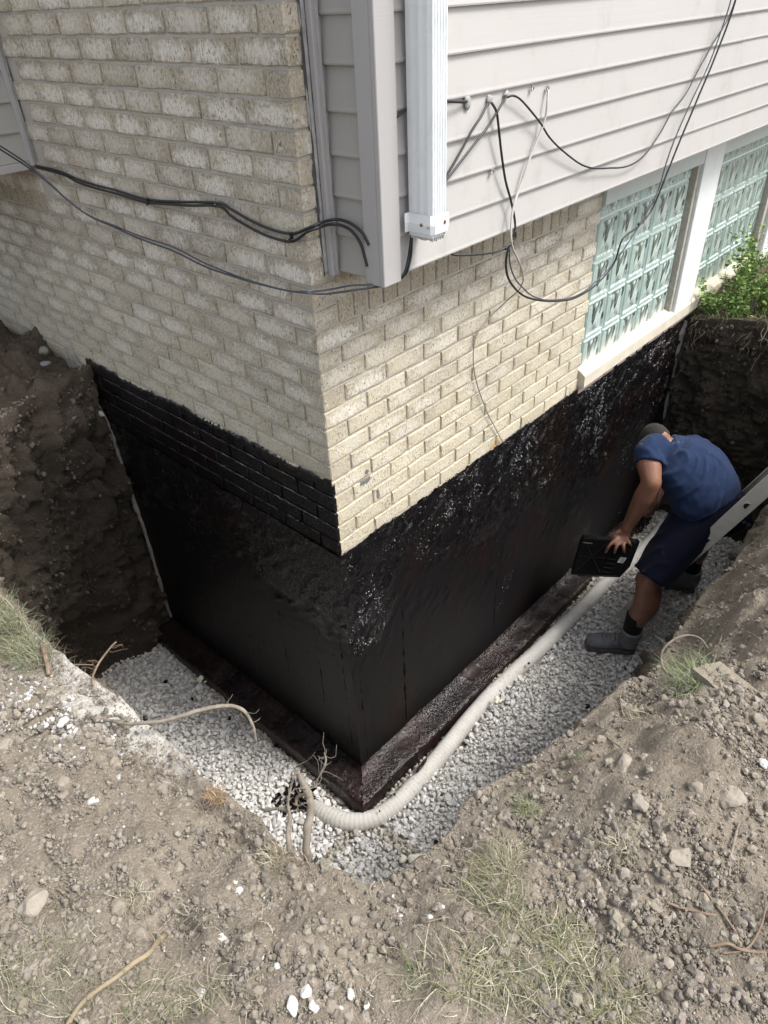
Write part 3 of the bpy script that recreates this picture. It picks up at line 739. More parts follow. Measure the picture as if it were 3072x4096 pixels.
def drops(axis, n_, a0, a1, z0, z1, seed, parent, size=(.0016, .0042), fn=wetness, base=.003, label=None):
    r = np.random.RandomState(seed); a = r.uniform(a0, a1, n_); z = r.uniform(z0, z1, n_); P = np.column_stack([np.zeros(n_), a, z]) if axis == 'A' else np.column_stack([a, np.zeros(n_), z])
    dens_ = fn(P) * (sstep(-.15, .45, fbm(P, 16, 3, seed + 3)) * .9 + .1) + base; k = r.rand(n_) < dens_; P = P[k]; n = len(P)
    vv, ff = I0_; sz_ = size[0] + (size[1] - size[0]) * r.rand(n) ** 2.2; el_ = r.uniform(1.2, 5.5, n) ** 1.0; sz_ = sz_ / np.sqrt(el_ / 1.6); th_2 = r.normal(.75 if axis == 'B' else -.6, .35, n); c, s_ = np.cos(th_2), np.sin(th_2)
    L1 = vv[None, :, 0] * (sz_ * el_)[:, None]; L2_ = vv[None, :, 1] * sz_[:, None]; D_ = vv[None, :, 2] * (sz_ * .8)[:, None]
    X_ = L1 * c[:, None] - L2_ * s_[:, None]; Z_ = L1 * s_[:, None] + L2_ * c[:, None]
    V = np.stack([P[:, 0, None] - D_ - .002, P[:, 1, None] + X_, P[:, 2, None] + Z_], -1) if axis == 'A' else np.stack([P[:, 0, None] + X_, P[:, 1, None] - D_ - .002, P[:, 2, None] + Z_], -1)
    F_ = (ff[None] + (np.arange(n) * len(vv))[:, None, None]).reshape(-1, 3); me = mesh_np('tar_drops', V.reshape(-1, 3), F_, True); me.materials.append(DROP); o = bpy.data.objects.new('tar_drops', me); COL.objects.link(o); par(o, parent); o['kind'] = 'stuff'
_bm = bmesh.new(); bmesh.ops.create_icosphere(_bm, subdivisions=1, radius=1); I0_ = (np.array([x.co[:] for x in _bm.verts]), np.array([[x.index for x in p.verts] for p in _bm.faces])); _bm.free()
drops('B', 38000, 0.0, 3.02, -2.2, -.895, 601, FW, (.0014, .0042)); drops('A', 14000, 0.0, 1.68, -2.2, -.9, 611, FW, (.0013, .0034))
topf = lambda P: sstep(-1.22, -.90, P[:, 2]) * (.25 + .75 * sstep(-.3, .3, fbm(P, 4, 2, 47)))
drops('B', 24000, 0.0, 3.02, -1.2, -.892, 603, FW, (.0016, .005), topf, 0)
strk = lambda P: sstep(.05, .5, fbm(P @ np.array([[.7, 0, .7], [0, 1, 0], [-.25, 0, .25]]).T, 9, 3, 48)) * sstep(-1.65, -1.3, P[:, 2])
drops('B', 20000, 0.0, 3.02, -1.65, -.892, 605, FW, (.0016, .0042), strk, 0); drops('A', 7000, 0.0, 1.2, -1.5, -.892, 607, FW, (.0014, .0036), lambda P: sstep(.05, .5, fbm(P, 7, 3, 49)) * sstep(1.2, .2, P[:, 1]), 0)
# the brushed patch at the corner
pf_ = lambda P: sstep(.19, .10, np.hypot(P[:, 0] + P[:, 1] - .13, (P[:, 2] + 1.27) * .8) + fbm(P, 9, 2, 3) * .06) * 1.2
drops('B', 1600, 0.0, .34, -1.6, -.95, 621, FW, (.003, .0065), pf_, 0)
# tarred brick courses: drops caught on the raked joints
def jf(P): t = (-P[:, 2] / U) % 1; return np.where((t < .10) | (t > .97), 1.0, .012) * (.25 + .75 * sstep(-.1, .3, fbm(P, 5, 2, 44)))
drops('A', 30000, 0.0, 1.66, -.885, -.56, 631, FW, (.0018, .0036), jf, 0)
# ragged brush edge of the coat, standing a little proud of the bricks
def ragged(axis, a0, a1, ztop, seed):
    n_ = int((a1 - a0) / .006); a = np.linspace(a0, a1, n_); Pn = np.column_stack([a, np.zeros(n_), np.full(n_, seed)])
    z = ztop + fbm(Pn, 9, 2, seed) * .008 + np.maximum(0, fbm(Pn, 60, 2, seed + 3)) * .010
    th = .0015 + .003 * np.abs(fbm(Pn, 40, 2, seed + 9)); lo = ztop - .03
    Vv = []
    for i in range(n_):
        for (o_, zz_) in ((.001, z[i]), (-th[i] * .6, z[i] - .003), (-th[i], z[i] - .010), (-.0015, lo)):
            Vv.append((o_, a[i], zz_) if axis == 'A' else (a[i], o_, zz_))
    Ff = [(i * 4 + k, (i + 1) * 4 + k, (i + 1) * 4 + k + 1, i * 4 + k + 1) for i in range(n_ - 1) for k in range(3)]
    me = mesh_np('tar_edge', Vv, np.array(Ff), True); me.materials.append(TAR); o = bpy.data.objects.new('tar_edge', me); COL.objects.link(o); par(o, FW)
ragged('A', 0.0, 1.70, -.548, 401); ragged('B', 0.0, 1.76, -.882, 431); ragged('B', 1.76, 3.05, -.915, 461)
# footing ledge
def footing():
    st = .013; Vv = []; Ff = []
    path = [(-.0, 1.82, 'A')]
    ss = np.concatenate([np.arange(1.82, -.14, -st)])     # along A (y)
    prof = [(0.002, .035), (-.02, .012), (-.045, .004), (-.08, 0), (-.115, -.002), (-.135, -.006), (-.142, -.02), (-.145, -.13)]
    base = ZB + .03
    ringA = [[(p[0], max(y, p[0]) if True else y, base + p[1] - .02 * max(0, y)) for p in prof] for y in ss]
    xsn = np.arange(-.145, 3.2, st)
    ringB = [[(max(x, p[0]), p[0], base + p[1] - .03 * max(0, x)) for p in prof] for x in xsn]
    rings = ringA + ringB; m_ = len(prof)
    V_ = np.array(rings).reshape(-1, 3)
    V_[:, 2] += fbm(V_, 7, 3, 501) * .006 + np.abs(fbm(V_, 45, 2, 511)) * .005
    V_[:, :2] += (fbm(V_, 30, 2, 521) * .003)[:, None]
    Ff = [(i * m_ + k, i * m_ + k + 1, (i + 1) * m_ + k + 1, (i + 1) * m_ + k) for i in range(len(rings) - 1) for k in range(m_ - 1)]
    me = mesh_np('footing', V_, np.array(Ff)[:, ::-1], True); me.materials.append(TARF); o = bpy.data.objects.new('footing', me); COL.objects.link(o); par(o, house); return o
footing()
def foot_drops(n_, seed):
    r = np.random.RandomState(seed); onA = r.rand(n_) < .37; t = r.rand(n_); ac = r.uniform(.004, .138, n_)
    X = np.where(onA, -ac, -.1 + t * 3.1); Y = np.where(onA, -.1 + t * 1.85, -ac); Z = ZB + .03 + np.where(ac < .03, .018, .003) - np.where(onA, .02 * np.maximum(0, Y), .03 * np.maximum(0, X)); P = np.column_stack([X, Y, Z])
    k = r.rand(n_) < sstep(-.35, .4, fbm(P, 9, 3, seed)) * .8 + .15; P = P[k]; n = len(P); vv, ff = I0_; sz_ = .0018 + .0032 * r.rand(n) ** 2
    V = P[:, None] + vv[None] * sz_[:, None, None] * np.array([1.3, 1.2, 1.1]); me = mesh_np('tar_drops', V.reshape(-1, 3), (ff[None] + (np.arange(n) * len(vv))[:, None, None]).reshape(-1, 3), True); me.materials.append(DROP); o = bpy.data.objects.new('tar_drops', me); COL.objects.link(o); par(o, house); o['kind'] = 'stuff'
foot_drops(2200, 641)

# ---- right bump-out clad in vinyl siding
OH = box_obj('siding_bump_out', (.10, -.186, .178), (4.6, -.0, 1.7), POST, house); tag(OH, 'overhanging bump-out above the right wall')
E_ = .1018
def plank(name, axis, a0, a1, zbot, face, mat, parent, h=E_):
    # lapped profile: (outward offset, z)
    pr_ = [(.000, zbot + h + .012), (.003, zbot + h), (.0115, zbot + .012), (.013, zbot + .004), (.012, zbot), (.002, zbot - .0005), (.0, zbot + .008)]
    bm = bmesh.new(); ends = []
    nseg = max(1, int((a1 - a0) / .4)); rings = []
    for i in range(nseg + 1):
        a = a0 + (a1 - a0) * i / nseg; wv = math.sin(a * 3.1 + zbot * 40) * .0009
        rings.append([bm.verts.new(((a, face - o_ - wv, z) if axis == 'x' else (face - o_ - wv, a, z))) for o_, z in pr_])
    for i in range(nseg):
        for k in range(len(pr_) - 1): bm.faces.new((rings[i][k], rings[i + 1][k], rings[i + 1][k + 1], rings[i][k + 1]))
    bm.faces.new(rings[0]); bm.faces.new(rings[-1][::-1])
    return bm_obj(name, bm, mat, parent)
FY = -.187
seams = {0: 1.984, 1: 1.978 - .05, 2: None, 3: 2.95, 4: 2.485, 5: 2.456}
for i in range(14):
    zb = .1700 + i * E_
    s = seams.get(i, 2.2 if i % 2 else None)
    if i == 3: s = None
    if s:
        plank('siding_plank', 'x', .135, s, zb, FY, SID, OH); plank('siding_plank', 'x', s - .0, 4.5, zb, FY + .0022, SID, OH)
    else: plank('siding_plank', 'x', .135, 4.5, zb, FY, SID, OH)
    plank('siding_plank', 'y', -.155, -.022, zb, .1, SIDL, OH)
# corner post
bm = bmesh.new(); box_bm(bm, (.078, -.216, .158), (.150, -.1995, 1.6)); box_bm(bm, (.078, -.1993, .158), (.0995, -.146, 1.6))
cp_ = bm_obj('corner_post', bm, POST, OH, bevel=.002)
jm = box_obj('j_channel', (.064, -.026, .158), (.0985, -.006, 1.6), POST, OH, bevel=.002)
box_obj('j_channel', (.0755, -.036, .172), (.079, -.0262, 1.6), POST, OH)
# ragged caulk between channel and brick
def caulk_strip(name, axis, z0, z1, a, b, off, mat, parent, seed):
    n_ = 90; Vv = []
    for i in range(n_):
        z = z0 + (z1 - z0) * i / (n_ - 1); j1 = fbm(np.array([[0, 0, z * 1.]]), 14, 3, seed)[0] * .006; j2 = fbm(np.array([[3., 0, z]]), 14, 3, seed)[0] * .003
        for t, d in ((a + j1, .0), ((a + b) / 2, .004), (b + j2, .001)):
            Vv.append((t, off - d, z) if axis == 'x' else (off - d, t, z))
    Ff = [(i * 3 + k, i * 3 + k + 1, i * 3 + 4 + k, i * 3 + 3 + k) for i in range(n_ - 1) for k in range(2)]
    me = mesh_np(name, Vv, np.array(Ff), True); me.materials.append(mat); o = bpy.data.objects.new(name, me); COL.objects.link(o); par(o, parent); return o
caulk_strip('caulk_bead', 'x', .17, 1.5, .052, .066, -.003, CAULK, OH, 5)
caulk_strip('caulk_bead', 'x', .16, 1.5, .046, .056, -.0015, CAULKD, OH, 15)

# ---- left bump-out
YL = 1.612
OL = box_obj('siding_bump_out', (-.6, YL, .345), (.0, 3.4, 1.7), POST, house); tag(OL, 'bump-out on the left wall')
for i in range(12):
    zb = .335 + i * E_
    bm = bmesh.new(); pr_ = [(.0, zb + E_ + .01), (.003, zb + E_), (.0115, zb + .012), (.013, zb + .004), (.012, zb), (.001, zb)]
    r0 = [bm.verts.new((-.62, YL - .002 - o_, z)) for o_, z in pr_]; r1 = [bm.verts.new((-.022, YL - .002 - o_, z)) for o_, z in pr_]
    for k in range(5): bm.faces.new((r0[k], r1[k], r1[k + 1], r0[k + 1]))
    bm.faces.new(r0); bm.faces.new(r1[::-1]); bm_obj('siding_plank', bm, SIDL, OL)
box_obj('j_channel', (-.022, YL - .024, .318), (-.0015, YL - .003, 1.7), POST, OL, bevel=.002)
box_obj('bottom_trim', (-.62, YL - .019, .305), (-.023, YL - .001, .334), POST, OL, bevel=.002)
caulk_strip('caulk_bead', 'y', .33, 1.5, YL - .024, YL - .040, -.0015, CAULK, OL, 25)

# ---- glass block windows
def glass_mat():
    m, n, b = new_mat('wavy_glass_block'); q = NB(n); P = q.pos(); O = q.obj(); s = q.sep(O); r = q.rnd()
    jit_ = q.node('ShaderNodeVectorMath', operation='ADD'); cb = q.node('ShaderNodeCombineXYZ'); q.L(q.math('MULTIPLY', r, .05), cb.inputs[0]); q.L(q.math('MULTIPLY', r, .02), cb.inputs[2]); q.L(O, jit_.inputs[0]); q.L(cb.outputs[0], jit_.inputs[1])
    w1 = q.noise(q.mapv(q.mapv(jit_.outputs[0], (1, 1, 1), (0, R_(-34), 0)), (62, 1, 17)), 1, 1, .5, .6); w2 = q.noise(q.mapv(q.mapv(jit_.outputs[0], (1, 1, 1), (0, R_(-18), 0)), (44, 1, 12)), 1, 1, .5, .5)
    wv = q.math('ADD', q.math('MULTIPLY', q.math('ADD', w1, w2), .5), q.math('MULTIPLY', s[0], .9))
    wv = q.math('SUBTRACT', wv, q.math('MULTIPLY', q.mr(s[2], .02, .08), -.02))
    lefts = q.mr(s[0], -.040, -.046); ez = q.math('ABSOLUTE', s[2])  # pale left strip: refraction at the block's side, painted into the colour
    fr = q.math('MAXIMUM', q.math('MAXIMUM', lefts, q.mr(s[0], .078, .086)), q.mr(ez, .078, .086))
    col = q.ramp(wv, [(.44, (.075, .09, .08)), (.49, (.16, .20, .175)), (.53, (.34, .43, .39)), (.585, (.56, .66, .62))])  # streaks paint in the dark interior refracted by the relief
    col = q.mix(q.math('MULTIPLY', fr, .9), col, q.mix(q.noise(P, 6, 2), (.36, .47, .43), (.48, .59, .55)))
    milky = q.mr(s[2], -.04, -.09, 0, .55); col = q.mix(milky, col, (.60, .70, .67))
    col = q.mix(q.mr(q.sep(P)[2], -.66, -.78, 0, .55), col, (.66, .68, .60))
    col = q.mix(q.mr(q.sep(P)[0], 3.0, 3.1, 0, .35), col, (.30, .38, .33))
    q.L(col, b.inputs['Base Color']); b.inputs['Roughness'].default_value = .10; b.inputs['IOR'].default_value = 1.5
    b.inputs['Coat Weight'].default_value = .6; b.inputs['Coat Roughness'].default_value = .03
    q.L(q.bump(wv, .8, .006), b.inputs['Normal']); return m
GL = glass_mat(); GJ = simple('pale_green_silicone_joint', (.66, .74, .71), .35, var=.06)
def glass_block_mesh(wd, ht):
    bm = bmesh.new(); hx, hz = wd / 2, ht / 2
    loops = [(0, .03), (0, .006), (.005, 0), (.013, 0), (.018, .007), (.034, .003)]
    R0 = [[bm.verts.new((sx * (hx - i), d, sz * (hz - i))) for sx, sz in ((-1, -1), (1, -1), (1, 1), (-1, 1))] for i, d in loops]
    for a, b in zip(R0[:-1], R0[1:]):
        for k in range(4): bm.faces.new((a[k], a[(k + 1) % 4], b[(k + 1) % 4], b[k]))
    bm.faces.new(R0[-1]); bm.faces.new(R0[0][::-1]); bmesh.ops.recalc_face_normals(bm, faces=bm.faces)
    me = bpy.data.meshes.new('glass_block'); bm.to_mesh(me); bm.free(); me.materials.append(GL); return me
GB = glass_block_mesh(.190, .184)
GY = .016
rowsz = [-.0525 + .1935 * 1 - .1935, -.246, -.4395, -.633]   # joint heights
def window(x0, xs_, x1, label):
    wdw = box_obj('window', (x0, GY + .012, -.84), (x1, .2, .12), GJ, house); tag(wdw, label)
    for ci in range(len(xs_) - 1):
        for ri in range(5):
            zt = -.0525 + .1935 * (1 - ri); xc = (xs_[ci] + xs_[ci + 1]) / 2
            o = bpy.data.objects.new('glass_block', GB); COL.objects.link(o); o.parent = wdw
            sx = (xs_[ci + 1] - xs_[ci] - .011) / .190
            o.matrix_local = Matrix.Translation(Vector((xc, GY, zt - .1935 / 2)) - wl(wdw)) @ Matrix.Diagonal((sx, 1, 1, 1))
    return wdw
c1 = [1.768 + .1935 * i for i in range(6)]; c1[-1] = 2.735
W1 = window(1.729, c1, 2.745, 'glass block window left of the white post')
c2 = [2.895 + .1935 * i for i in range(7)]
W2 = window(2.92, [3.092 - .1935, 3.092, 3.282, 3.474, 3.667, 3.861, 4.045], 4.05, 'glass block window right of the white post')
box_obj('window_post', (2.785, -.028, -.80), (3.035, .1, .115), TRIMW, house, bevel=.003)
box_obj('frame_edge', (2.752, -.010, -.80), (2.784, .1, .08), WOODG, house, bevel=.002)
box_obj('head_trim', (1.731, -.020, .018), (4.6, .1, .1695), TRIMG, house, bevel=.002)
box_obj('frame_edge', (4.05, -.02, -.80), (4.10, .1, .017), WOODG, house, bevel=.002)
box_obj('window_post', (4.13, -.05, -.9), (4.2, .1, .1), TRIMW, house, bevel=.004)
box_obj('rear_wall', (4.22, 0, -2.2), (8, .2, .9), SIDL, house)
# sill: sloped stone
bm = bmesh.new()
pf = [(.02, -.765), (-.012, -.782), (-.034, -.798), (-.036, -.858), (-.004, -.866), (.05, -.866)]
r0 = [bm.verts.new((1.732, y, z)) for y, z in pf]; r1 = [bm.verts.new((4.6, y, z)) for y, z in pf]
for k in range(len(pf) - 1): bm.faces.new((r0[k], r1[k], r1[k + 1], r0[k + 1]))
bm.faces.new(r0); bm.faces.new(r1[::-1]); bm_obj('window_sill', bm, STONE, house)
box_obj('sill_bed', (1.736, -.006, -.905), (4.6, .1, -.867), PINK, house)

# ------------------------------------------------------------ DOWNSPOUT
ds = empty('downspout', (.23, -.25, .26), 'white ribbed aluminium downspout ending above ground on the siding beside the corner post', 'downspout')
def ds_ring(z, x0=.192, x1=.256, y0=-.292, y1=-.212):
    pts = [(x0, y1)]
    for i in range(5): pts.append((x0 + (.0 if i % 2 == 0 else .0015), y1 + (y0 - y1) * (i + 1) / 6))
    pts.append((x0 + .004, y0))
    nb = 5
    for i in range(nb):
        a = x0 + .006 + (x1 - x0 - .012) * i / nb; w_ = (x1 - x0 - .012) / nb
        pts += [(a + w_ * .2, y0), (a + w_ * .4, y0 + .004), (a + w_ * .7, y0 + .004), (a + w_ * .9, y0)]
    pts += [(x1 - .004, y0), (x1, y0 + .005), (x1, y1)]
    return [(x, y, z) for x, y in pts]
bm = bmesh.new(); zs = [.275, .5, .9, 1.6]; rg = [[bm.verts.new(p) for p in ds_ring(z)] for z in zs]
for a, b in zip(rg[:-1], rg[1:]):
    for k in range(len(a) - 1): bm.faces.new((a[k], a[k + 1], b[k + 1], b[k]))
bm_obj('pipe', bm, WHITE, ds)
bm = bmesh.new(); rg = [[bm.verts.new(p) for p in ds_ring(z, .195 + .001, .253, -.289, -.213)] for z in (.266, .35)]
for k in range(len(rg[0]) - 1): bm.faces.new((rg[0][k], rg[0][k + 1], rg[1][k + 1], rg[1][k]))
for r in rg[0]: r.co.z += rng.uniform(-.004, .004)
bm_obj('inner_sleeve', bm, simple('chalky_old_aluminium', (.5, .5, .5), .7, var=.3), ds)
bm = bmesh.new()
pts = [(.172, -.213), (.187, -.214), (.1875, -.290), (.199, -.298), (.253, -.298), (.2605, -.292), (.261, -.214), (.276, -.213)]
for (z0, z1) in ((.285, .335),):
    a = [bm.verts.new((x, y, z0)) for x, y in pts]; c = [bm.verts.new((x, y - .0 if 0 < i < 7 else y, z1)) for i, (x, y) in enumerate(pts)]
    b = [bm.verts.new((x + (-.003 if x < .2 else .003 if x > .25 else 0), y - .003, (z0 + z1) / 2)) for x, y in pts]
    for k in range(len(pts) - 1): bm.faces.new((a[k], a[k + 1], b[k + 1], b[k])); bm.faces.new((b[k], b[k + 1], c[k + 1], c[k]))
bm_obj('strap', bm, WHITE, ds)
def screw(name, p, nrm, r, mat, parent=None):
    p = np.array(p); nrm = np.array(nrm, float)
    v, f = tube_arrays([p, p + nrm * .002, p + nrm * .0035], [r, r, r * .6], 8); me = mesh_py(name, v, f); me.materials.append(mat)
    o = bpy.data.objects.new(name, me); COL.objects.link(o)
    if parent is not None: par(o, parent)
    return o
screw('screw', (.1842, -.262, .309), (-1, -.1, 0), .0045, RUST, ds); screw('screw', (.186, -.284, .305), (-1, -.3, 0), .004, METAL, ds); screw('screw', (.236, -.3000, .312), (0, -1, 0), .0055, RUST, ds)

# ------------------------------------------------------------ CABLES
def cable(name, pts, r, mat, label, group=None, n=10):
    P = smooth_path(pts, n); P = P + np.column_stack([fbm(P, 6, 2, 700 + int(P[0, 0] * 99) % 50) * .0015 for _ in range(3)])
    o = tubes_obj(name, [(P, r)], mat, seg=8); return tag(o, label, 'cable', group)
A_ = lambda x, y, o=-.012: HX(x * D, y * D, o)
B_ = lambda x, y, o=-.213: HY(x * D, y * D, o)
pa = [A_(78, 357, -.02), A_(130, 370), A_(170, 388), A_(200, 398), A_(250, 412), A_(320, 431), A_(390, 436), A_(470, 438), A_(500, 452), A_(540, 475), A_(585, 495), A_(630, 504), A_(665, 492, -.015)]
pa1 = pa + [A_(686, 483, .004), A_(712, 475, .050), A_(735, 474, .072), A_(760, 484, .074), A_(782, 503, .074), A_(797, 530, .076)]
cable('cable', pa1, .0042, BLACK, 'thick black cable, upper strand of the bundle pinned across the left brick wall')
pb = [p + np.array([-.003, 0, -.009 - (.012 if 6 < i < 12 else 0) * (1 if i != 7 else 0)]) for i, p in enumerate(pa)]
pb1 = pb + [A_(686, 492, .002), A_(712, 484, .048), A_(735, 486, .070), A_(758, 498, .072), A_(778, 525, .074), A_(788, 556, .076), A_(793, 575, .077)]
cable('cable', pb1, .0042, BLACK, 'thick black cable, lower strand of the bundle pinned across the left brick wall')
lo = [A_(-40, 295, -.32), A_(0, 322, -.24), A_(60, 362, -.14), A_(100, 392, -.10), A_(150, 435, -.08), A_(200, 470, -.06), A_(290, 510, -.05), A_(380, 545, -.045), A_(450, 578, -.045), A_(530, 605, -.045), A_(610, 625, -.05), A_(660, 632, -.055), HZ(705 * D, 634 * D, .13), HZ(760 * D, 628 * D, .145), HZ(800 * D, 622 * D, .15), HZ(850 * D, 612 * D, .152), HZ(872 * D, 598 * D, .155)]
cable('cable', lo, .0032, BLUEC, 'grey blue cable sagging lowest from the left edge to under the corner post')
lo2 = [p + np.array([0, 0, .007 + .007 * math.sin(i * 1.1)]) for i, p in enumerate(lo)]
cable('cable', lo2, .0028, BLUEC, 'thin grey cable twisted along the lowest sagging cable over the left brick wall')
dn = [HZ(868 * D, 600 * D, .155), B_(880, 585), B_(888, 550), B_(890, 510), B_(895, 478, -.206), B_(905, 455, -.206), B_(930, 425, -.206), B_(966, 378), B_(1000, 318), B_(1020, 280), B_(1040, 250), B_(1054, 222, -.204)]
cable('cable', dn, .0034, BLACK, 'black cable rising behind the downspout to the left caulked hole in the siding')
dn2 = [HZ(860 * D, 606 * D, .157), B_(873, 590), B_(882, 555), B_(887, 520), B_(893, 478, -.205), B_(905, 460, -.205), B_(930, 432, -.205), B_(966, 386), B_(1010, 330), B_(1035, 298), B_(1055, 272), B_(1080, 232), B_(1094, 208, -.204)]
cable('cable', dn2, .0034, BLACK, 'black cable rising behind the downspout to the right caulked hole in the siding')
st_ = [B_(856, 252, -.21), B_(875, 238, -.206), B_(900, 234, -.2), B_(960, 221), B_(985, 220), B_(1008, 220, -.203)]
cable('cable', st_, .0042, BLACK, 'short black cable stub passing behind the downspout into a caulked hole')
dr = [B_(1062, 222, -.204), B_(1072, 240), B_(1076, 265), B_(1083, 330), B_(1092, 390), B_(1104, 435), B_(1112, 475, -.22), B_(1112, 500, -.225), B_(1105, 522, -.23), B_(1096, 545, -.23), B_(1093, 575, -.225), B_(1100, 605, -.22), B_(1122, 632, -.215), B_(1150, 645, -.2), B_(1190, 650, -.19), B_(1240, 644, -.185), B_(1285, 618, -.19), B_(1325, 572, -.20), B_(1345, 518, -.21), B_(1380, 488, -.215), B_(1410, 450, -.22), B_(1440, 375, -.222), B_(1470, 300, -.225), B_(1510, 205, -.23), B_(1550, 110, -.235), B_(1580, 30, -.24), B_(1600, -40, -.24)]
cable('cable', dr, .0038, BLACK, 'thick black cable hanging in a loop from the siding then rising to the top right')
dr2 = [B_(1100, 535, -.228), B_(1102, 570, -.222), B_(1112, 600, -.216), B_(1130, 622, -.21), B_(1152, 640, -.2), B_(1185, 648, -.188), B_(1240, 641, -.18), B_(1290, 606, -.186), B_(1330, 565, -.2), B_(1356, 525, -.208), B_(1385, 480, -.214), B_(1420, 415, -.22), B_(1440, 350, -.222), B_(1462, 290, -.225), B_(1500, 205, -.23), B_(1535, 130, -.235), B_(1570, 30, -.24), B_(1590, -40, -.24)]
cable('cable', dr2, .0026, BLUEC, 'thin dark cable strapped beside the thick looping cable in front of the glass blocks')
un = [B_(975, 549, -.19), B_(1000, 551, -.205), B_(1040, 549, -.22), B_(1070, 545, -.226), B_(1092, 535, -.232), B_(1112, 517, -.236), B_(1114, 500, -.234)]
cable('cable', un, .0035, BLACK, 'short black cable coming from under the siding and hooking over the looped cables')
ar = [B_(1097, 210, -.204), B_(1110, 207, -.212), B_(1130, 220), B_(1165, 262), B_(1190, 300), B_(1230, 337), B_(1268, 360), B_(1310, 364), B_(1360, 357), B_(1395, 332), B_(1425, 290), B_(1452, 240), B_(1480, 205), B_(1510, 150), B_(1540, 95), B_(1575, 35), B_(1598, -30)]
cable('cable', ar, .0031, BLACK, 'single black cable sagging across the right half of the siding')
wh = [B_(1184, 195, -.205), B_(1182, 222), B_(1177, 258), B_(1160, 305), B_(1140, 355), B_(1125, 400), B_(1110, 445, -.22), B_(1104, 490, -.23), B_(1106, 530, -.235), B_(1118, 558, -.22), B_(1127, 580, -.2), B_(1131, 605, -.17), B_(1122, 625, -.13), B_(1100, 645, -.06), B_(1065, 678, -.014), B_(1035, 712, -.012), B_(1024, 745, -.012), B_(1023, 790, -.011), B_(1032, 835, -.011), B_(1052, 890, -.011), B_(1072, 928, -.011), B_(1086, 956, -.01)]
cable('cable', wh[:12], .0036, CREAM, 'off white cable drooping from its clip through the looped black cables')
cable('cable', wh[11:], .0021, GREYC, 'thin grey cable trailing down the right brick wall to the tar line')
# strap round the looped pair
for (x, y, lb) in ((1380, 484, 'small black cable tie on the looped pair before the glass blocks'), (1092, 536, 'small black cable tie on the short cable under the siding')):
    p = B_(x, y, -.2145 if x > 1200 else -.232); v, f = tube_arrays([p + np.array([-.004, 0, -.002]), p + np.array([.004, 0, .002])], .0056, 8)
    me = mesh_py('cable_tie', v, f); me.materials.append(BLACK); o = bpy.data.objects.new('cable_tie', me); COL.objects.link(o); tag(o, lb, 'cable tie')
for (x, y, lb) in ((320, 432, 'left cable tie round the thick black cables on the brick wall'), (629, 506, 'right cable tie round the thick black cables near the brick corner')):
    p = A_(x, y, -.015); bm = bmesh.new(); box_bm(bm, p + np.array([-.006, -.0022, -.014]), p + np.array([.006, .0022, .006])); box_bm(bm, p + np.array([-.011, -.003, -.016]), p + np.array([-.005, .003, -.009]))
    tag(bm_obj('cable_tie', bm, BLACK, bevel=.0008), lb, 'cable tie')
def clip(p, label, facing=(0, -1, 0)):
    r = empty('cable_clip', p, label, 'clip')
    f = np.array(facing, float); s = np.array([f[1], -f[0], 0]); P = np.array(p)
    v, fc = tube_arrays([P - f * .001, P + f * .0025, P + f * .003], [.0075, .0075, .004], 6); me = mesh_py('plate', v, fc, False); me.materials.append(METAL); o = bpy.data.objects.new('plate', me); COL.objects.link(o); par(o, r)
    v, fc = tube_arrays([P + f * .0015, P + f * .006], .0022, 6); me = mesh_py('nail', v, fc); me.materials.append(RUST); o = bpy.data.objects.new('nail', me); COL.objects.link(o); par(o, r)
    v, fc = tube_arrays([P + s * .006 + f * .003, P + s * .009 + f * .006 + np.array([0, 0, -.004]), P + s * .012 + f * .003 + np.array([0, 0, -.008])], .002, 5); me = mesh_py('hook', v, fc); me.materials.append(CREAM); o = bpy.data.objects.new('hook', me); COL.objects.link(o); par(o, r)
clip(tuple(B_(1150, 190, -.2)), 'empty cable clip on the siding between the two upper cable holes and the white cable')
clip(tuple(B_(1063, 370, -.2)), 'empty cable clip on the siding below the caulked holes')
clip(tuple(B_(1183, 190, -.2)), 'cable clip at the top end of the off white cable')
clip(tuple(A_(471, 438, -.01)), 'metal clip holding the thick black cables to the left brick wall', (-1, 0, 0))
clip(tuple(B_(718, 485, -.03)), 'cable clip beside the channel at the brick corner')
v0, f0 = I1
def blob(name, p, r, mat, label, cat, sx=(1, .45, 1.3), seed=1):
    v = v0 * np.array(sx) * r; v = v * (1 + fbm(v / r, 2.2, 2, seed)[:, None] * .35) + np.array(p)
    me = mesh_np(name, v, f0, True); me.materials.append(mat); o = bpy.data.objects.new(name, me); COL.objects.link(o); return tag(o, label, cat)
blob('caulk_patch', B_(1010, 221, -.199), .014, CAULK, 'blob of grey caulk where the short cable stub enters the siding', 'caulk', seed=3)
blob('caulk_patch', B_(1058, 214, -.199), .013, CAULK, 'blob of grey caulk round the left cable hole in the siding', 'caulk', (1.2, .35, .9), seed=6)
blob('caulk_patch', B_(1094, 204, -.199), .012, CAULK, 'blob of grey caulk round the right cable hole in the siding', 'caulk', (1.1, .35, .9), seed=8)
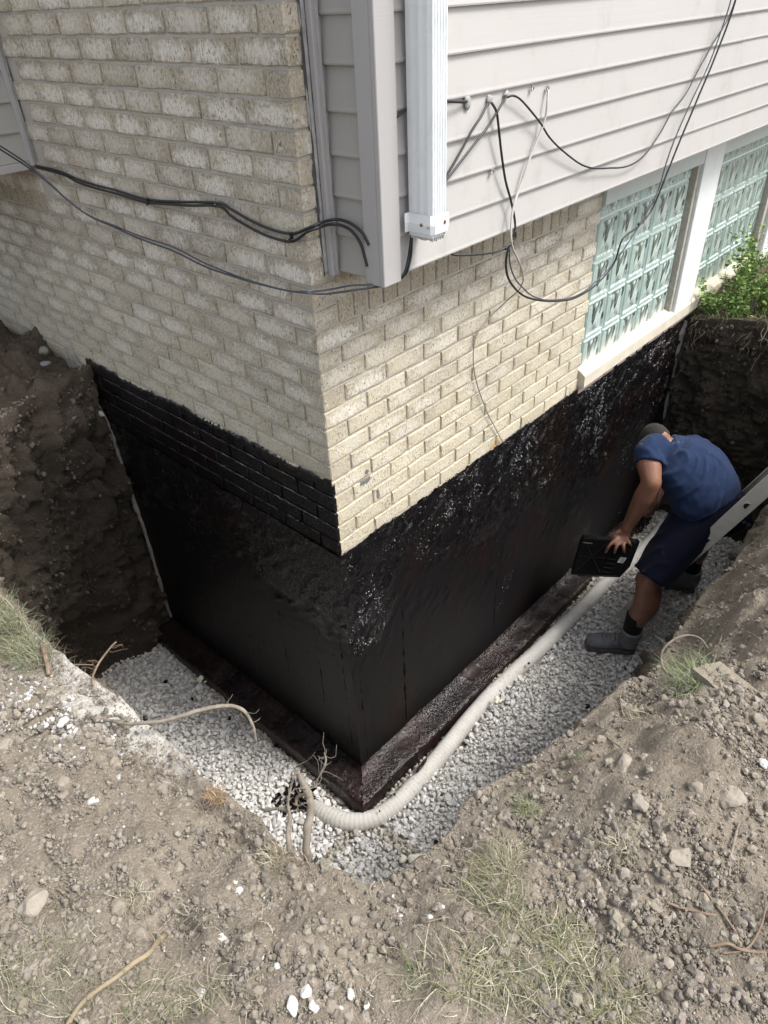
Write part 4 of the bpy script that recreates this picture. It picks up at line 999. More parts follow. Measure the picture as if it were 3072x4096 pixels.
#PART2
# ------------------------------------------------------------ DRAIN PIPE
pcr = [(150, 598), (180, 622), (230, 644), (290, 640), (340, 612), (385, 568), (425, 522), (470, 468), (520, 405), (560, 360), (600, 320), (640, 281), (680, 245), (720, 206), (760, 168), (798, 132), (832, 95), (868, 63), (905, 33), (945, -10), (985, -60)]
pax = [HZ(1000 + x / .595, 2200 + y / .595, -2.312) for x, y in pcr]
for i, dz in enumerate([-.055, -.030, -.012, -.004, .0]): pax[i][2] += dz
PA = smooth_path(pax, 26)
ss_ = np.r_[0, np.cumsum(np.linalg.norm(np.diff(PA, axis=0), axis=1))]
s2 = np.arange(0, ss_[-1], .0034); PA2 = np.stack([np.interp(s2, ss_, PA[:, i]) for i in range(3)], 1)
rad = .044 + .0006 * np.sin(s2 * 2 * np.pi / .0205) + .002 * vnoise(np.column_stack([s2, s2 * 0, s2 * 0]), 7, 3)
def pipe_mat():
    m, n, b = new_mat('white_filter_sock'); q = NB(n); P = q.pos()
    col = q.mix(q.noise(P, 8, 5, .7), (.50, .48, .44), (.72, .705, .67))
    col = q.mix(q.mr(q.noise(P, 26, 5, .75), .58, .78, 0, .35), col, (.42, .38, .32))
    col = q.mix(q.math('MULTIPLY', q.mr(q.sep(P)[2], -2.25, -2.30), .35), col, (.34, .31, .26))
    v = q.voro(P, 42, 'F1'); side = q.mr(q.math('ADD', q.noise(P, 5, 3), 0), .42, .62)
    spots = q.math('MULTIPLY', q.mr(q.math('ADD', v, q.math('MULTIPLY', q.noise(P, 13, 2), .5)), .37, .31), side)
    dr = q.math('MULTIPLY', q.mr(q.voro(P, 120), .2, .12), q.mr(q.noise(P, 9, 2), .5, .6)); spots = q.math('MAXIMUM', spots, dr)
    col = q.mix(spots, col, (.006, .006, .007)); q.L(col, b.inputs['Base Color'])
    q.L(q.mix(spots, (.85, .85, .85), (.2, .2, .2)), b.inputs['Roughness'])
    q.L(q.bump(q.noise(P, 300, 3, .7), .5, .001), b.inputs['Normal']); return m
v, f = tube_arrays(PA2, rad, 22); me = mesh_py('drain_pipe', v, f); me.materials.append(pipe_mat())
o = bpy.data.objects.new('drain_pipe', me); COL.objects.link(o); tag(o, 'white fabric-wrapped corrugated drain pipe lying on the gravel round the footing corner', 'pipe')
# tar run on the pipe
tp1 = [PA2[np.argmin(np.linalg.norm(PA2 - HZ(x * D, y * D, -2.25), axis=1))] for x, y in [(925, 1640), (905, 1660), (888, 1683)]]
v = v0 * .02; 
def tar_blot(p, l, w_, ang, label, hgt=.003):
    vv = v0.copy(); vv[:, 0] *= l; vv[:, 1] *= w_; vv[:, 2] *= hgt; c, s_ = math.cos(ang), math.sin(ang)
    vv = np.column_stack([vv[:, 0] * c - vv[:, 1] * s_, vv[:, 0] * s_ + vv[:, 1] * c, vv[:, 2]]); vv *= 1 + fbm(vv * 60 + p, 1, 2, 9)[:, None] * .3; vv += p
    me = mesh_np('tar_blot', vv, f0, True); me.materials.append(TARF); o = bpy.data.objects.new('tar_blot', me); COL.objects.link(o); tag(o, label, 'tar splash')
for (x, y, l, w_, a, lb) in ((912, 1652, .050, .010, .15, 'long black tar run across the drain pipe'), (1142, 1433, .012, .008, .2, 'round tar drop on the far stretch of the drain pipe'), (852, 1716, .010, .007, .8, 'oval tar drop on the pipe near its bend'), (820, 1752, .006, .005, .3, 'small tar dot at the bend of the drain pipe')):
    c_ = HZ(x * D, y * D, -2.25); tar_blot(c_, l, w_, a, lb)
# bits of squeezed foam
FOAM = simple('cream_foam', (.78, .76, .62), .8, var=.1, bump=.5)
def foam(p, r, label, n_=7, seed=1):
    rr_ = np.random.RandomState(seed); V = []; F = []
    for i in range(n_):
        vv = v0 * r * rr_.uniform(.5, 1) * np.array([1.2, .8, .6]) + p + rr_.uniform(-1, 1, 3) * np.array([r * 1.6, r * 1.6, r * .3]); F.append(f0 + len(V) * len(v0)); V.append(vv)
    me = mesh_np('foam_scrap', np.concatenate(V), np.concatenate(F), True); me.materials.append(FOAM); o = bpy.data.objects.new('foam_scrap', me); COL.objects.link(o); tag(o, label, 'foam')
foam(HZ(1078 * D, 1510 * D, -2.225), .014, 'squiggle of cream foam stuck on the drain pipe', seed=2)
foam(HZ(880 * D, 1855 * D, -2.29), .022, 'white foam lump on the gravel at the near corner of the trench', seed=3)
foam(HZ(440 * D, 1468 * D, -2.29), .016, 'white foam scrap on the gravel near the left end of the footing', seed=4)
foam(HZ(432 * D, 1468 * D + 70, -2.29), .010, 'smaller white foam scrap beside the left footing edge', seed=5)

# ------------------------------------------------------------ LADDER
LG = simple('grey_ladder_rail', (.64, .62, .55), .5, var=.12, vs=20, dirt=((.25, .21, .16), .5)); LGD = simple('ladder_print', (.06, .06, .06), .6)
lad = empty('ladder', (1.99, -.43, -2.31), 'grey extension ladder leaning on the trench bank behind the bending man', 'ladder')
EL = R_(66); ld = np.array([0, -math.cos(EL), math.sin(EL)]); lw = np.array([0, math.sin(EL), math.cos(EL)]); lb = np.array([1.79, -.44, -2.315])
def lad_box(bm, s0, s1, w0, w1, x0_, x1_):
    c = []
    for i in range(8):
        s_ = (s0, s1)[i & 1]; w_ = (w0, w1)[(i >> 1) & 1]; x_ = (x0_, x1_)[(i >> 2) & 1]
        c.append(bm.verts.new(lb + ld * s_ + lw * w_ + np.array([x_, 0, 0])))
    for f in ((0, 2, 3, 1), (4, 5, 7, 6), (0, 1, 5, 4), (2, 6, 7, 3), (0, 4, 6, 2), (1, 3, 7, 5)): bm.faces.new([c[i] for i in f])
LEN = 2.6
for x_, inn in ((0, 1), (.40, -1)):
    bm = bmesh.new(); lad_box(bm, 0, LEN, -.036, .036, x_, x_ + .003)
    xa, xb = (x_ + .0032, x_ + .028) if inn > 0 else (x_ - .0248, x_ - .0002)
    lad_box(bm, 0, LEN, .0325, .0362, xa, xb); lad_box(bm, 0, LEN, -.0362, -.0325, xa, xb)
    if inn > 0:
        lad_box(bm, 0, LEN, .026, .028, x_ - .0016, x_ - .0002); lad_box(bm, 0, LEN, -.028, -.026, x_ - .0016, x_ - .0002)
    bm_obj('rail', bm, LG, lad)
def d_prof(r): return [(r * math.cos(a), r * math.sin(a)) for a in np.linspace(-math.pi / 2, math.pi / 2, 8)]
for i in range(8):
    s_ = .27 + i * .305; c = lb + ld * s_
    if i == 0: s_ = .24
    pr2 = d_prof(.020); bm = bmesh.new()
    a = [bm.verts.new(c + lw * (p[0] - .008) + ld * p[1] + np.array([-.004, 0, 0])) for p in pr2]; b_ = [bm.verts.new(c + lw * (p[0] - .008) + ld * p[1] + np.array([.402, 0, 0])) for p in pr2]
    n_ = len(a)
    for k in range(n_): bm.faces.new((a[k], a[(k + 1) % n_], b_[(k + 1) % n_], b_[k]))
    bm.faces.new(b_); bm_obj('rung', bm, LG, lad)
    bm = bmesh.new()
    pr3 = d_prof(.026); a = [bm.verts.new(c + lw * (p[0] - .009) + ld * p[1] + np.array([-.0042, 0, 0])) for p in pr3]; b_ = [bm.verts.new(c + lw * (p[0] - .008) + ld * p[1] + np.array([-.0042, 0, 0])) for p in pr2]
    for k in range(n_): bm.faces.new((a[k], a[(k + 1) % n_], b_[(k + 1) % n_], b_[k]))
    c_ = [bm.verts.new(v_.co + Vector((.003, 0, 0))) for v_ in a]
    for k in range(n_): bm.faces.new((a[k], c_[k], c_[(k + 1) % n_], a[(k + 1) % n_]))
    bm_obj('rung_flange', bm, LG, lad)
    bm = bmesh.new(); bm.faces.new([bm.verts.new(c + lw * (p[0] - .008) + ld * p[1] + np.array([-.0012, 0, 0])) for p in d_prof(.0195)]); bm_obj('rung_hollow_shade', bm, DARK, lad)  # near-black face painted in as the shade inside the hollow rung
# stencilled letter on the near rail
pN = HX(2984, 2092, 1.7875); sN = float((pN - lb) @ ld); wN = float((pN - lb) @ lw)
bm = bmesh.new(); t = .0022
for (a0, b0, a1, b1) in ((-.012, -.011, .012, -.011), (-.012, .011, .012, .011), (.012, -.011, -.012, .011)):
    p0 = lb + ld * (sN + a0) + lw * (wN + b0); p1 = lb + ld * (sN + a1) + lw * (wN + b1); dr_ = (p1 - p0) / np.linalg.norm(p1 - p0); nn_ = np.cross(dr_, [1, 0, 0])
    q4 = [p0 + nn_ * t, p1 + nn_ * t, p1 - nn_ * t, p0 - nn_ * t]; bm.faces.new([bm.verts.new((1.7876 - .0003 * len(bm.faces), p[1], p[2])) for p in q4])
bm_obj('stencil_mark', bm, LGD, lad)

# ------------------------------------------------------------ PERSON
def PT(x, y, d): r = _ray(*z4(x, y)); return CP + r / np.linalg.norm(r) * d
def nrmz(a): a = np.array(a, float); return a / np.linalg.norm(a)
def loft(rings, seg=20, cap=True):
    """rings: (centre, axis a, axis b) ellipses"""
    V = []; n_ = len(rings)
    for c, a, b in rings:
        for k in range(seg): t = 2 * math.pi * k / seg; V.append(c + a * math.cos(t) + b * math.sin(t))
    F = [(i * seg + k, i * seg + (k + 1) % seg, (i + 1) * seg + (k + 1) % seg, (i + 1) * seg + k) for i in range(n_ - 1) for k in range(seg)]
    if cap:
        V.append(rings[0][0]); V.append(rings[-1][0]); b = len(V) - 2
        F += [(b, (k + 1) % seg, k) for k in range(seg)] + [(b + 1, (n_ - 1) * seg + k, (n_ - 1) * seg + (k + 1) % seg) for k in range(seg)]
    return np.array(V), F
def limb(pts, rads, seg=16, n=6, cap_round=True):
    P = smooth_path(pts, n); R = np.interp(np.linspace(0, 1, len(P)), np.linspace(0, 1, len(rads)), rads)
    if cap_round:
        d0 = nrmz(P[0] - P[1]); d1 = nrmz(P[-1] - P[-2])
        P = np.vstack([P[0] + d0 * R[0] * .9, P[0] + d0 * R[0] * .5, P, P[-1] + d1 * R[-1] * .5, P[-1] + d1 * R[-1] * .9]); R = np.r_[R[0] * .4, R[0] * .85, R, R[-1] * .85, R[-1] * .4]
    return tube_arrays(P, R, seg)
def ellipsoid(c, ax, sub=3):
    bm = bmesh.new(); bmesh.ops.create_icosphere(bm, subdivisions=sub, radius=1); v = np.array([x.co[:] for x in bm.verts]); f = [tuple(x.index for x in p.verts) for p in bm.faces]; bm.free()
    return v @ np.array(ax) + np.array(c), f
def fuse(name, pieces, voxel, mat, parent, smooth=4, disp=None):
    V = []; F = []
    for v, f in pieces: o_ = len(V); V += list(v); F += [tuple(i + o_ for i in dict.fromkeys(q)) for q in f]
    me = bpy.data.meshes.new(name + '_raw'); me.from_pydata([tuple(v) for v in V], [], F); me.validate(); bmx = bmesh.new(); bmx.from_mesh(me); bmesh.ops.recalc_face_normals(bmx, faces=bmx.faces); bmx.to_mesh(me); bmx.free()
    o = bpy.data.objects.new(name + '_raw', me); COL.objects.link(o)
    m1 = o.modifiers.new('r', 'REMESH'); m1.mode = 'VOXEL'; m1.voxel_size = voxel; m1.use_smooth_shade = True
    m2 = o.modifiers.new('s', 'SMOOTH'); m2.iterations = smooth; m2.factor = .5
    dg = bpy.context.evaluated_depsgraph_get(); me2 = bpy.data.meshes.new_from_object(o.evaluated_get(dg)); COL.objects.unlink(o); bpy.data.objects.remove(o)
    if disp is not None:
        n_ = len(me2.vertices); co = np.empty(n_ * 3); me2.vertices.foreach_get('co', co); co = co.reshape(-1, 3); no = np.empty(n_ * 3, np.float32); me2.vertex_normals.foreach_get('vector', no); no = no.reshape(-1, 3)
        co = co + no * disp(co)[:, None]; me2.vertices.foreach_set('co', co.ravel()); me2.update()
    for p in me2.polygons: p.use_smooth = True
    me2.materials.clear(); me2.materials.append(mat); me2.name = name
    o = bpy.data.objects.new(name, me2); COL.objects.link(o)
    if parent is not None: par(o, parent)
    return o
def skin_mat():
    m, n, b = new_mat('brown_skin'); q = NB(n); P = q.pos()
    c = q.mix(q.noise(P, 14, 4), (.17, .075, .045), (.30, .15, .095)); c = q.mix(q.mr(q.noise(P, 60, 4, .7), .62, .72, 0, .5), c, (.10, .05, .035))
    q.L(c, b.inputs['Base Color']); b.inputs['Roughness'].default_value = .42; b.inputs['Subsurface Weight'].default_value = .08; b.inputs['Subsurface Radius'].default_value = (.01, .004, .002); b.inputs['Subsurface Scale'].default_value = .3
    q.L(q.bump(q.noise(P, 220, 3), .25, .001), b.inputs['Normal']); return m
def cloth_mat(name, col, col2, dirt=None):
    m, n, b = new_mat(name); q = NB(n); P = q.pos(); c = q.mix(q.noise(P, 9, 4), col, col2)
    if dirt: c = q.mix(q.mr(q.noise(q.mapv(P, (1, 1, .4)), 24, 5, .75), .6, .74, 0, dirt), c, (.16, .15, .15))
    q.L(c, b.inputs['Base Color']); b.inputs['Roughness'].default_value = .9; b.inputs['Sheen Weight'].default_value = .05; b.inputs['Specular IOR Level'].default_value = .2
    q.L(q.bump(q.noise(P, 700, 2), .4, .0006), b.inputs['Normal']); return m
SKIN = skin_mat(); SHIRT = cloth_mat('blue_cotton_tee', (.009, .019, .055), (.017, .034, .084), .45); SHORT = cloth_mat('navy_sports_shorts', (.0028, .0038, .013), (.0045, .0065, .02), .3); SOCK = cloth_mat('black_sock', (.008, .008, .009), (.013, .012, .013)); HAIR = cloth_mat('short_dark_hair', (.018, .016, .014), (.040, .036, .032))
SHOE = simple('worn_grey_shoe', (.15, .155, .165), .7, var=.35, vs=30, bump=.5, bs=150, dirt=((.28, .26, .23), .55)); SOLE = simple('dirty_shoe_sole', (.12, .11, .10), .85, var=.3, bump=.5)
man = empty('person', (1.9, -.6, -2.31), 'bending man in blue t-shirt and dark shorts holding a paint tray', 'person')
shL = PT(735, 385, 3.86); elL = PT(775, 625, 3.83); wrL = PT(612, 925, 3.98); palm = PT(548, 1040, 4.02)
waist = PT(1185, 715, 4.02); midb = PT(1095, 555, 3.99); chest = PT(960, 430, 3.97); pel = PT(1235, 840, 4.08); hipL = PT(1105, 905, 4.02); hipR = PT(1330, 850, 4.22)
lat = nrmz(hipR - hipL + np.array([.1, 0, 0])); shR = chest + lat * .17 + np.array([0, .03, -.02])
kneeL = PT(752, 1385, 4.05); ankL = PT(610, 1790, 4.28); neckb = PT(870, 345, 3.95); headc = PT(800, 322, 4.02)
kneeR = np.array([2.30, -.60, -1.83]); ankR = np.array([2.33, -.64, -2.2])
elR = shR + np.array([.05, .14, -.26]); wrR = PT(800, 790, 4.22); handR = PT(745, 850, 4.24)
print('arm', np.linalg.norm(shL - elL), np.linalg.norm(elL - wrL), 'thigh', np.linalg.norm(hipL - kneeL), 'shin', np.linalg.norm(kneeL - ankL), 'torso', np.linalg.norm(hipL - shL), 'sh', shL, shR, headc, elR, wrR)
calfL = (kneeL * .62 + ankL * .38) + np.array([.012, -.022, 0]); calfR = (kneeR * .62 + ankR * .38) + np.array([0, -.025, 0])
def dspine(a, b): return nrmz(b - a)
pieces = [limb([shL, shL * .5 + elL * .5, elL], [.058, .060, .050]), limb([elL, elL * .62 + wrL * .38, wrL, wrL * .6 + palm * .4], [.050, .052, .034, .029]),
          limb([shR, shR * .5 + elR * .5, elR], [.054, .054, .044]), limb([elR, elR * .6 + wrR * .4, wrR], [.043, .042, .029]),
          limb([hipL, hipL * .5 + kneeL * .5, kneeL], [.085, .082, .064]), limb([kneeL, calfL, kneeL * .25 + ankL * .75, ankL, ankL + np.array([0, 0, -.06])], [.066, .073, .052, .040, .038]),
          limb([hipR, hipR * .5 + kneeR * .5, kneeR], [.085, .08, .06]), limb([kneeR, calfR, kneeR * .25 + ankR * .75, ankR, ankR + np.array([0, 0, -.06])], [.06, .06, .045, .038, .04]),
          limb([pel, waist, midb, chest], [.11, .11, .12, .10]), limb([chest, neckb, headc], [.06, .054, .052]), ellipsoid(kneeL + np.array([-.004, .022, .01]), np.eye(3) * .05)]
# head: looks down and forward
fwd = nrmz(headc - neckb + np.array([.02, .1, -.02])); upH = nrmz(np.cross(lat, fwd)); 
if upH[2] < 0: upH = -upH
crown = nrmz(fwd * .75 + upH * .0 + np.array([0, 0, -.12])); face = nrmz(np.cross(crown, lat)); 
if face[2] > 0: face = -face
back_ = -face
pieces += [ellipsoid(headc, np.array([lat * .077, crown * .098, face * .098])), ellipsoid(headc - crown * .055 + face * .03, np.array([lat * .058, crown * .06, face * .07])),
           ellipsoid(headc + face * .098 - crown * .02, np.array([lat * .012, crown * .022, face * .018]), 2)]
for s_ in (-1, 1): pieces.append(ellipsoid(headc + lat * .077 * s_ - crown * .015, np.array([lat * .009, crown * .03, face * .018]), 2))
# left hand on the tray edge: palm, four fingers, thumb
pv = nrmz(palm - wrL)
pieces.append(loft([(wrL * .5 + palm * .5, nrmz(np.cross(pv, _ray(*z4(540, 1040)))) * .030, nrmz(_ray(*z4(540, 1040))) * .020), (palm, nrmz(np.cross(pv, _ray(*z4(540, 1040)))) * .042, nrmz(_ray(*z4(540, 1040))) * .017), (palm + pv * .028, nrmz(np.cross(pv, _ray(*z4(540, 1040)))) * .036, nrmz(_ray(*z4(540, 1040))) * .014)]))
for (kx, ky, mx, my, tx, ty, r_) in ((500, 1062, 450, 1110, 424, 1160, .0098), (530, 1082, 503, 1122, 490, 1166, .0098), (563, 1084, 560, 1122, 566, 1160, .0094), (594, 1070, 606, 1092, 618, 1110, .0086)):
    pieces.append(limb([palm * .6 + PT(kx, ky, 4.0) * .4, PT(kx, ky, 3.995), PT(mx, my, 3.985), PT(tx, ty, 4.012)], [r_ * 1.25, r_ * 1.2, r_, r_ * .8], 10, 5))
pieces.append(limb([PT(515, 1005, 4.0), PT(478, 1040, 4.01), PT(462, 1062, 4.04)], [.014, .011, .009], 10, 5))
# right hand near the wall
pieces.append(limb([wrR, handR], [.026, .034], 12, 4))
for k in range(4):
    b0 = handR + lat * (-.025 + .016 * k); pieces.append(limb([b0, b0 + np.array([-.03, .03, -.012]), b0 + np.array([-.045, .04, -.035])], [.011, .0095, .008], 10, 4))
pieces.append(limb([handR + np.array([-.01, 0, .01]), handR + np.array([-.05, -.005, 0])], [.013, .009], 10, 4))
body = fuse('body', pieces, .0062, SKIN, man, 3)
# hair cap
hv, hf = ellipsoid(headc, np.array([lat * .081, crown * .102, face * .102])); hv = np.array(hv)
rel = (hv - headc); keepv = (rel @ nrmz(crown * .7 - face * .75)) > -.018
hv = np.where(keepv[:, None], hv, headc + rel * .9); me = mesh_py('hair', hv, hf); me.materials.append(HAIR); o = bpy.data.objects.new('hair', me); COL.objects.link(o); par(o, man)
# eyes
for s_ in (-1, 1):
    ev, ef = ellipsoid(headc + face * .088 + lat * .03 * s_ - crown * .0, np.eye(3) * .011, 2); me = mesh_py('eye', ev, ef); me.materials.append(simple('eye_white', (.6, .58, .55), .3)); o = bpy.data.objects.new('eye', me); COL.objects.link(o); par(o, man)
# t-shirt
def tor(c, d_, w_, t_, roll=0):
    d_ = nrmz(d_); l = lat - d_ * (lat @ d_); l = nrmz(l); n_ = np.cross(l, d_); return (c, l * w_, n_ * t_)
up0 = dspine(waist, midb); up1 = dspine(waist, chest); up2 = dspine(midb, chest)
shirt_p = [loft([tor(pel + (waist - pel) * .35, up0, .205, .158), tor(waist, up0, .210, .160), tor(midb, up1, .206, .154), tor(midb * .5 + chest * .5, up2, .198, .143), tor(chest, up2, .190, .125), tor(chest * .55 + neckb * .45, dspine(chest, neckb), .125, .090), tor(neckb, dspine(chest, neckb), .082, .078)], 28),
           limb([shL + lat * .03, shL * .55 + elL * .45], [.070, .077], 20, 6, False), limb([shL + lat * .07, shL + (elL - shL) * .12], [.082, .072], 16, 5),
           limb([shR - lat * .03, shR * .5 + elR * .5], [.078, .076], 20, 6, False)]
def wrinkle(P):
    a = nrmz(shL - hipL); b = nrmz(np.cross(a, lat)); Q = np.column_stack([P @ a, P @ lat, P @ b])
    u, v_, w_ = P @ a, P @ lat, P @ b; W = fbm(P, 5, 2, 603) * 1.6
    f1 = (.5 + .5 * np.sin(v_ * 62 + w_ * 30 + u * 16 + W * 2.6)) ** 3 * sstep(-.25, .35, fbm(P, 6, 2, 605))
    f2 = (.5 + .5 * np.sin(u * 78 - v_ * 34 + W * 3.0)) ** 3 * sstep(-.1, .4, fbm(P, 5, 2, 607))
    return f1 * .0085 + f2 * .0075 + fbm(P, 26, 2, 609) * .0016 + fbm(P, 5, 2, 621) * .005 - .003
shirt = fuse('t_shirt', shirt_p, .0062, SHIRT, man, 8, wrinkle)
# shorts
sd = nrmz(kneeL - hipL); sdR = nrmz(kneeR - hipR)
def thigh(h, k, s0, s1, r0, r1, n_=6):
    d_ = nrmz(k - h); return [(h + (k - h) * (s0 + (s1 - s0) * i / n_), *(lambda l: (l * (r0 + (r1 - r0) * i / n_), np.cross(l, d_) * (r0 + (r1 - r0) * i / n_)))(nrmz(lat - d_ * (lat @ d_)))) for i in range(n_ + 1)]
shorts_p = [loft([tor(waist * .8 + pel * .2, up0, .178, .135), tor(pel, nrmz(waist - pel), .192, .160), tor(pel + (pel - waist) * .6, nrmz(waist - pel), .170, .140)], 26),
            loft(thigh(hipL, kneeL, -.12, .93, .132, .108)), loft(thigh(hipR, kneeR, -.12, .93, .128, .104))]
def wr2(P): return (.5 + .5 * np.sin(P[:, 0] * 55 + P[:, 1] * 40 + P[:, 2] * 22 + fbm(P, 6, 2, 643) * 4)) ** 3 * .007 * sstep(-.3, .3, fbm(P, 7, 2, 645)) - .002 + fbm(P, 30, 2, 647) * .001
fuse('shorts', shorts_p, .009, SHORT, man, 4, wr2)
# socks and shoes
for an, kn_, toe, heel, lb_ in ((ankL, kneeL, HZ(*z4(262, 1858), -2.31), HZ(*z4(640, 1905), -2.31), 0), (ankR, kneeR, np.array([2.20, -.36, -2.31]), np.array([2.33, -.68, -2.31]), 1)):
    up_ = nrmz(kn_ - an); so_k = fuse('sock', [limb([an + up_ * .155, an + up_ * .11, an + up_ * .05, an, an + np.array([0, 0, -.05])], [.0585, .055, .050, .049, .050], 14, 5, False)], .006, SOCK, man, 2)
    ax = toe - heel; ax[2] = 0; LN = np.linalg.norm(ax); ax /= LN; sdv = np.array([-ax[1], ax[0], 0]); Z = np.array([0, 0, 1.])
    if lb_ == 0: heel = heel + ax * .0
    prof = [(.0, .033, .056), (.04, .041, .078), (.16, .045, .086), (.30, .044, .082), (.45, .047, .068), (.62, .055, .052), (.78, .057, .044), (.90, .049, .037), (.98, .030, .026)]
    up_r = [(heel + ax * LN * t + Z * (.018 + h * .5 + .004), sdv * w_, Z * (h * .5 + .012)) for t, w_, h in prof]
    sh_ = fuse('shoe', [loft(up_r, 20), limb([an + Z * -.06, an + Z * -.02, an + up_ * .04], [.054, .056, .059], 16, 4, False)], .006, SHOE, man, 3, lambda P: fbm(P, 22, 3, 661) * .002)
    bm = bmesh.new(); ol = [(0, -.028), (-.012, 0), (0, .028), (.12, .040), (.3, .040), (.45, .043), (.65, .053), (.82, .053), (.95, .036), (1.01, 0), (.95, -.038), (.82, -.055), (.65, -.054), (.45, -.042), (.3, -.040), (.12, -.040)]
    t0 = [bm.verts.new(heel + ax * LN * a + sdv * b + Z * (-.004 + (.012 if a > .9 else 0))) for a, b in ol]; t1 = [bm.verts.new(heel + ax * LN * a + sdv * b * 1.04 + Z * (.026 + (.008 if a > .9 else 0))) for a, b in ol]
    for k in range(len(ol)): bm.faces.new((t0[k], t0[(k + 1) % len(ol)], t1[(k + 1) % len(ol)], t1[k]))
    bm.faces.new(t0[::-1]); bm.faces.new(t1); so2 = bm_obj('sole', bm, SOLE, None); so2.parent = sh_; so2.location = -wl(sh_)
    tl = []
    for t in (.42, .50, .58, .66): 
        c = heel + ax * LN * t + Z * (.018 + np.interp(t, [p[0] for p in prof], [p[2] for p in prof]) + .016); tl.append(([c - sdv * .026 - Z * .008, c + ax * .006, c + sdv * .026 - Z * .008], .0022)); 
    c = heel + ax * LN * .44 + Z * .095; tl.append(([c, c + sdv * .02 + Z * .01, c + sdv * .034 - Z * .004, c + sdv * .02 + ax * .02 - Z * .008, c], .002)); tl.append(([c, c - sdv * .02 + Z * .008, c - sdv * .036 - Z * .004], .002))
    la = tubes_obj('shoelace', [(smooth_path(p, 5), r_) for p, r_ in tl], BLACK, None, 5); la.parent = sh_; la.location = -wl(sh_)

# ------------------------------------------------------------ PAINT TRAY
tray = empty('paint_tray', tuple(PT(420, 1200, 4.08)), 'black plastic paint tray with folding legs held on edge in the man\'s hand', 'tray')
PLB = simple('black_tray_plastic', (.010, .010, .011), .16, var=.3, vs=12)
TL_, TR_, BR_, BL_ = PT(238, 1022, 4.09), PT(690, 1060, 4.00), PT(575, 1352, 4.08), PT(150, 1338, 4.17)
tn = nrmz(np.cross(TR_ - TL_, BL_ - TL_)); 
if tn @ (CP - TL_) < 0: tn = -tn
def tq(u, v_, h=0): return (TL_ * (1 - u) + TR_ * u) * (1 - v_) + (BL_ * (1 - u) + BR_ * u) * v_ + tn * h
outl = [(0, .08), (.03, 0), (.95, 0), (1, .08), (1, .72), (.90, 1), (.04, 1), (0, .93)]
bm = bmesh.new(); l0 = [bm.verts.new(tq(u, v_, -.008)) for u, v_ in outl]; l1 = [bm.verts.new(tq(u, v_, 0)) for u, v_ in outl]
def sh2(u, v_, s_): return (.5 + (u - .5) * s_, .5 + (v_ - .5) * s_)
l2 = [bm.verts.new(tq(*sh2(u, v_, .95), 0)) for u, v_ in outl]; l3 = [bm.verts.new(tq(*sh2(u, v_, .88), .030 - .022 * u)) for u, v_ in outl]
for a, b in ((l0, l1), (l1, l2), (l2, l3)):
    for k in range(8): bm.faces.new((a[k], a[(k + 1) % 8], b[(k + 1) % 8], b[k]))
bm.faces.new(l3); bm.faces.new(l0[::-1]); bm_obj('tray_body', bm, PLB, tray, bevel=.0015)
def hgt_(u): return .030 - .022 * u
def rib(u0, v0_, u1, v1_, w_=.004, mat=PLB, name='rib', h=.0035):
    a, b = tq(u0, v0_, hgt_(u0)), tq(u1, v1_, hgt_(u1)); d_ = nrmz(b - a); s_ = np.cross(d_, tn) * w_ * .5; bm = bmesh.new()
    vs = [bm.verts.new(p) for p in (a + s_ - tn * .003, b + s_ - tn * .003, b - s_ - tn * .003, a - s_ - tn * .003, a + s_ * .6 + tn * h, b + s_ * .6 + tn * h, b - s_ * .6 + tn * h, a - s_ * .6 + tn * h)]
    for f in ((0, 1, 5, 4), (1, 2, 6, 5), (2, 3, 7, 6), (3, 0, 4, 7), (4, 5, 6, 7), (3, 2, 1, 0)): bm.faces.new([vs[i] for i in f])
    bm_obj(name, bm, mat, tray)
PLB2 = simple('scuffed_black_plastic', (.03, .03, .032), .25, var=.3)
rib(.12, .12, .55, .88, mat=PLB2); rib(.5, .15, .1, .85, mat=PLB2); rib(.1, .5, .55, .5, .003, PLB2)
for i in range(4): rib(.58, .52 + i * .11, .74, .54 + i * .11, .005, PLB2)
for (u, v_) in ((.1, .16), (-.0, .95)): rib(u, v_, u + .16, v_ + .01, .007, METAL, 'tray_leg', .006)
rib(-.01, .8, .02, .96, .006, METAL, 'tray_leg', .006)
bm = bmesh.new(); bm.faces.new([bm.verts.new(tq(u, v_, hgt_(u) + .0012)) for u, v_ in ((.80, .46), (.90, .48), (.87, .62), (.77, .60))]); bm_obj('paper_label', bm, simple('grey_white_label', (.6, .6, .58), .5), tray)
bm = bmesh.new()
for i in range(5):
    a = .475 + i * .026; bm.faces.new([bm.verts.new(tq(u, v_, hgt_(u) + .0018)) for u, v_ in ((.815, a), (.875, a + .012), (.872, a + .022), (.812, a + .010))])
bm_obj('label_print', bm, LGD, tray)

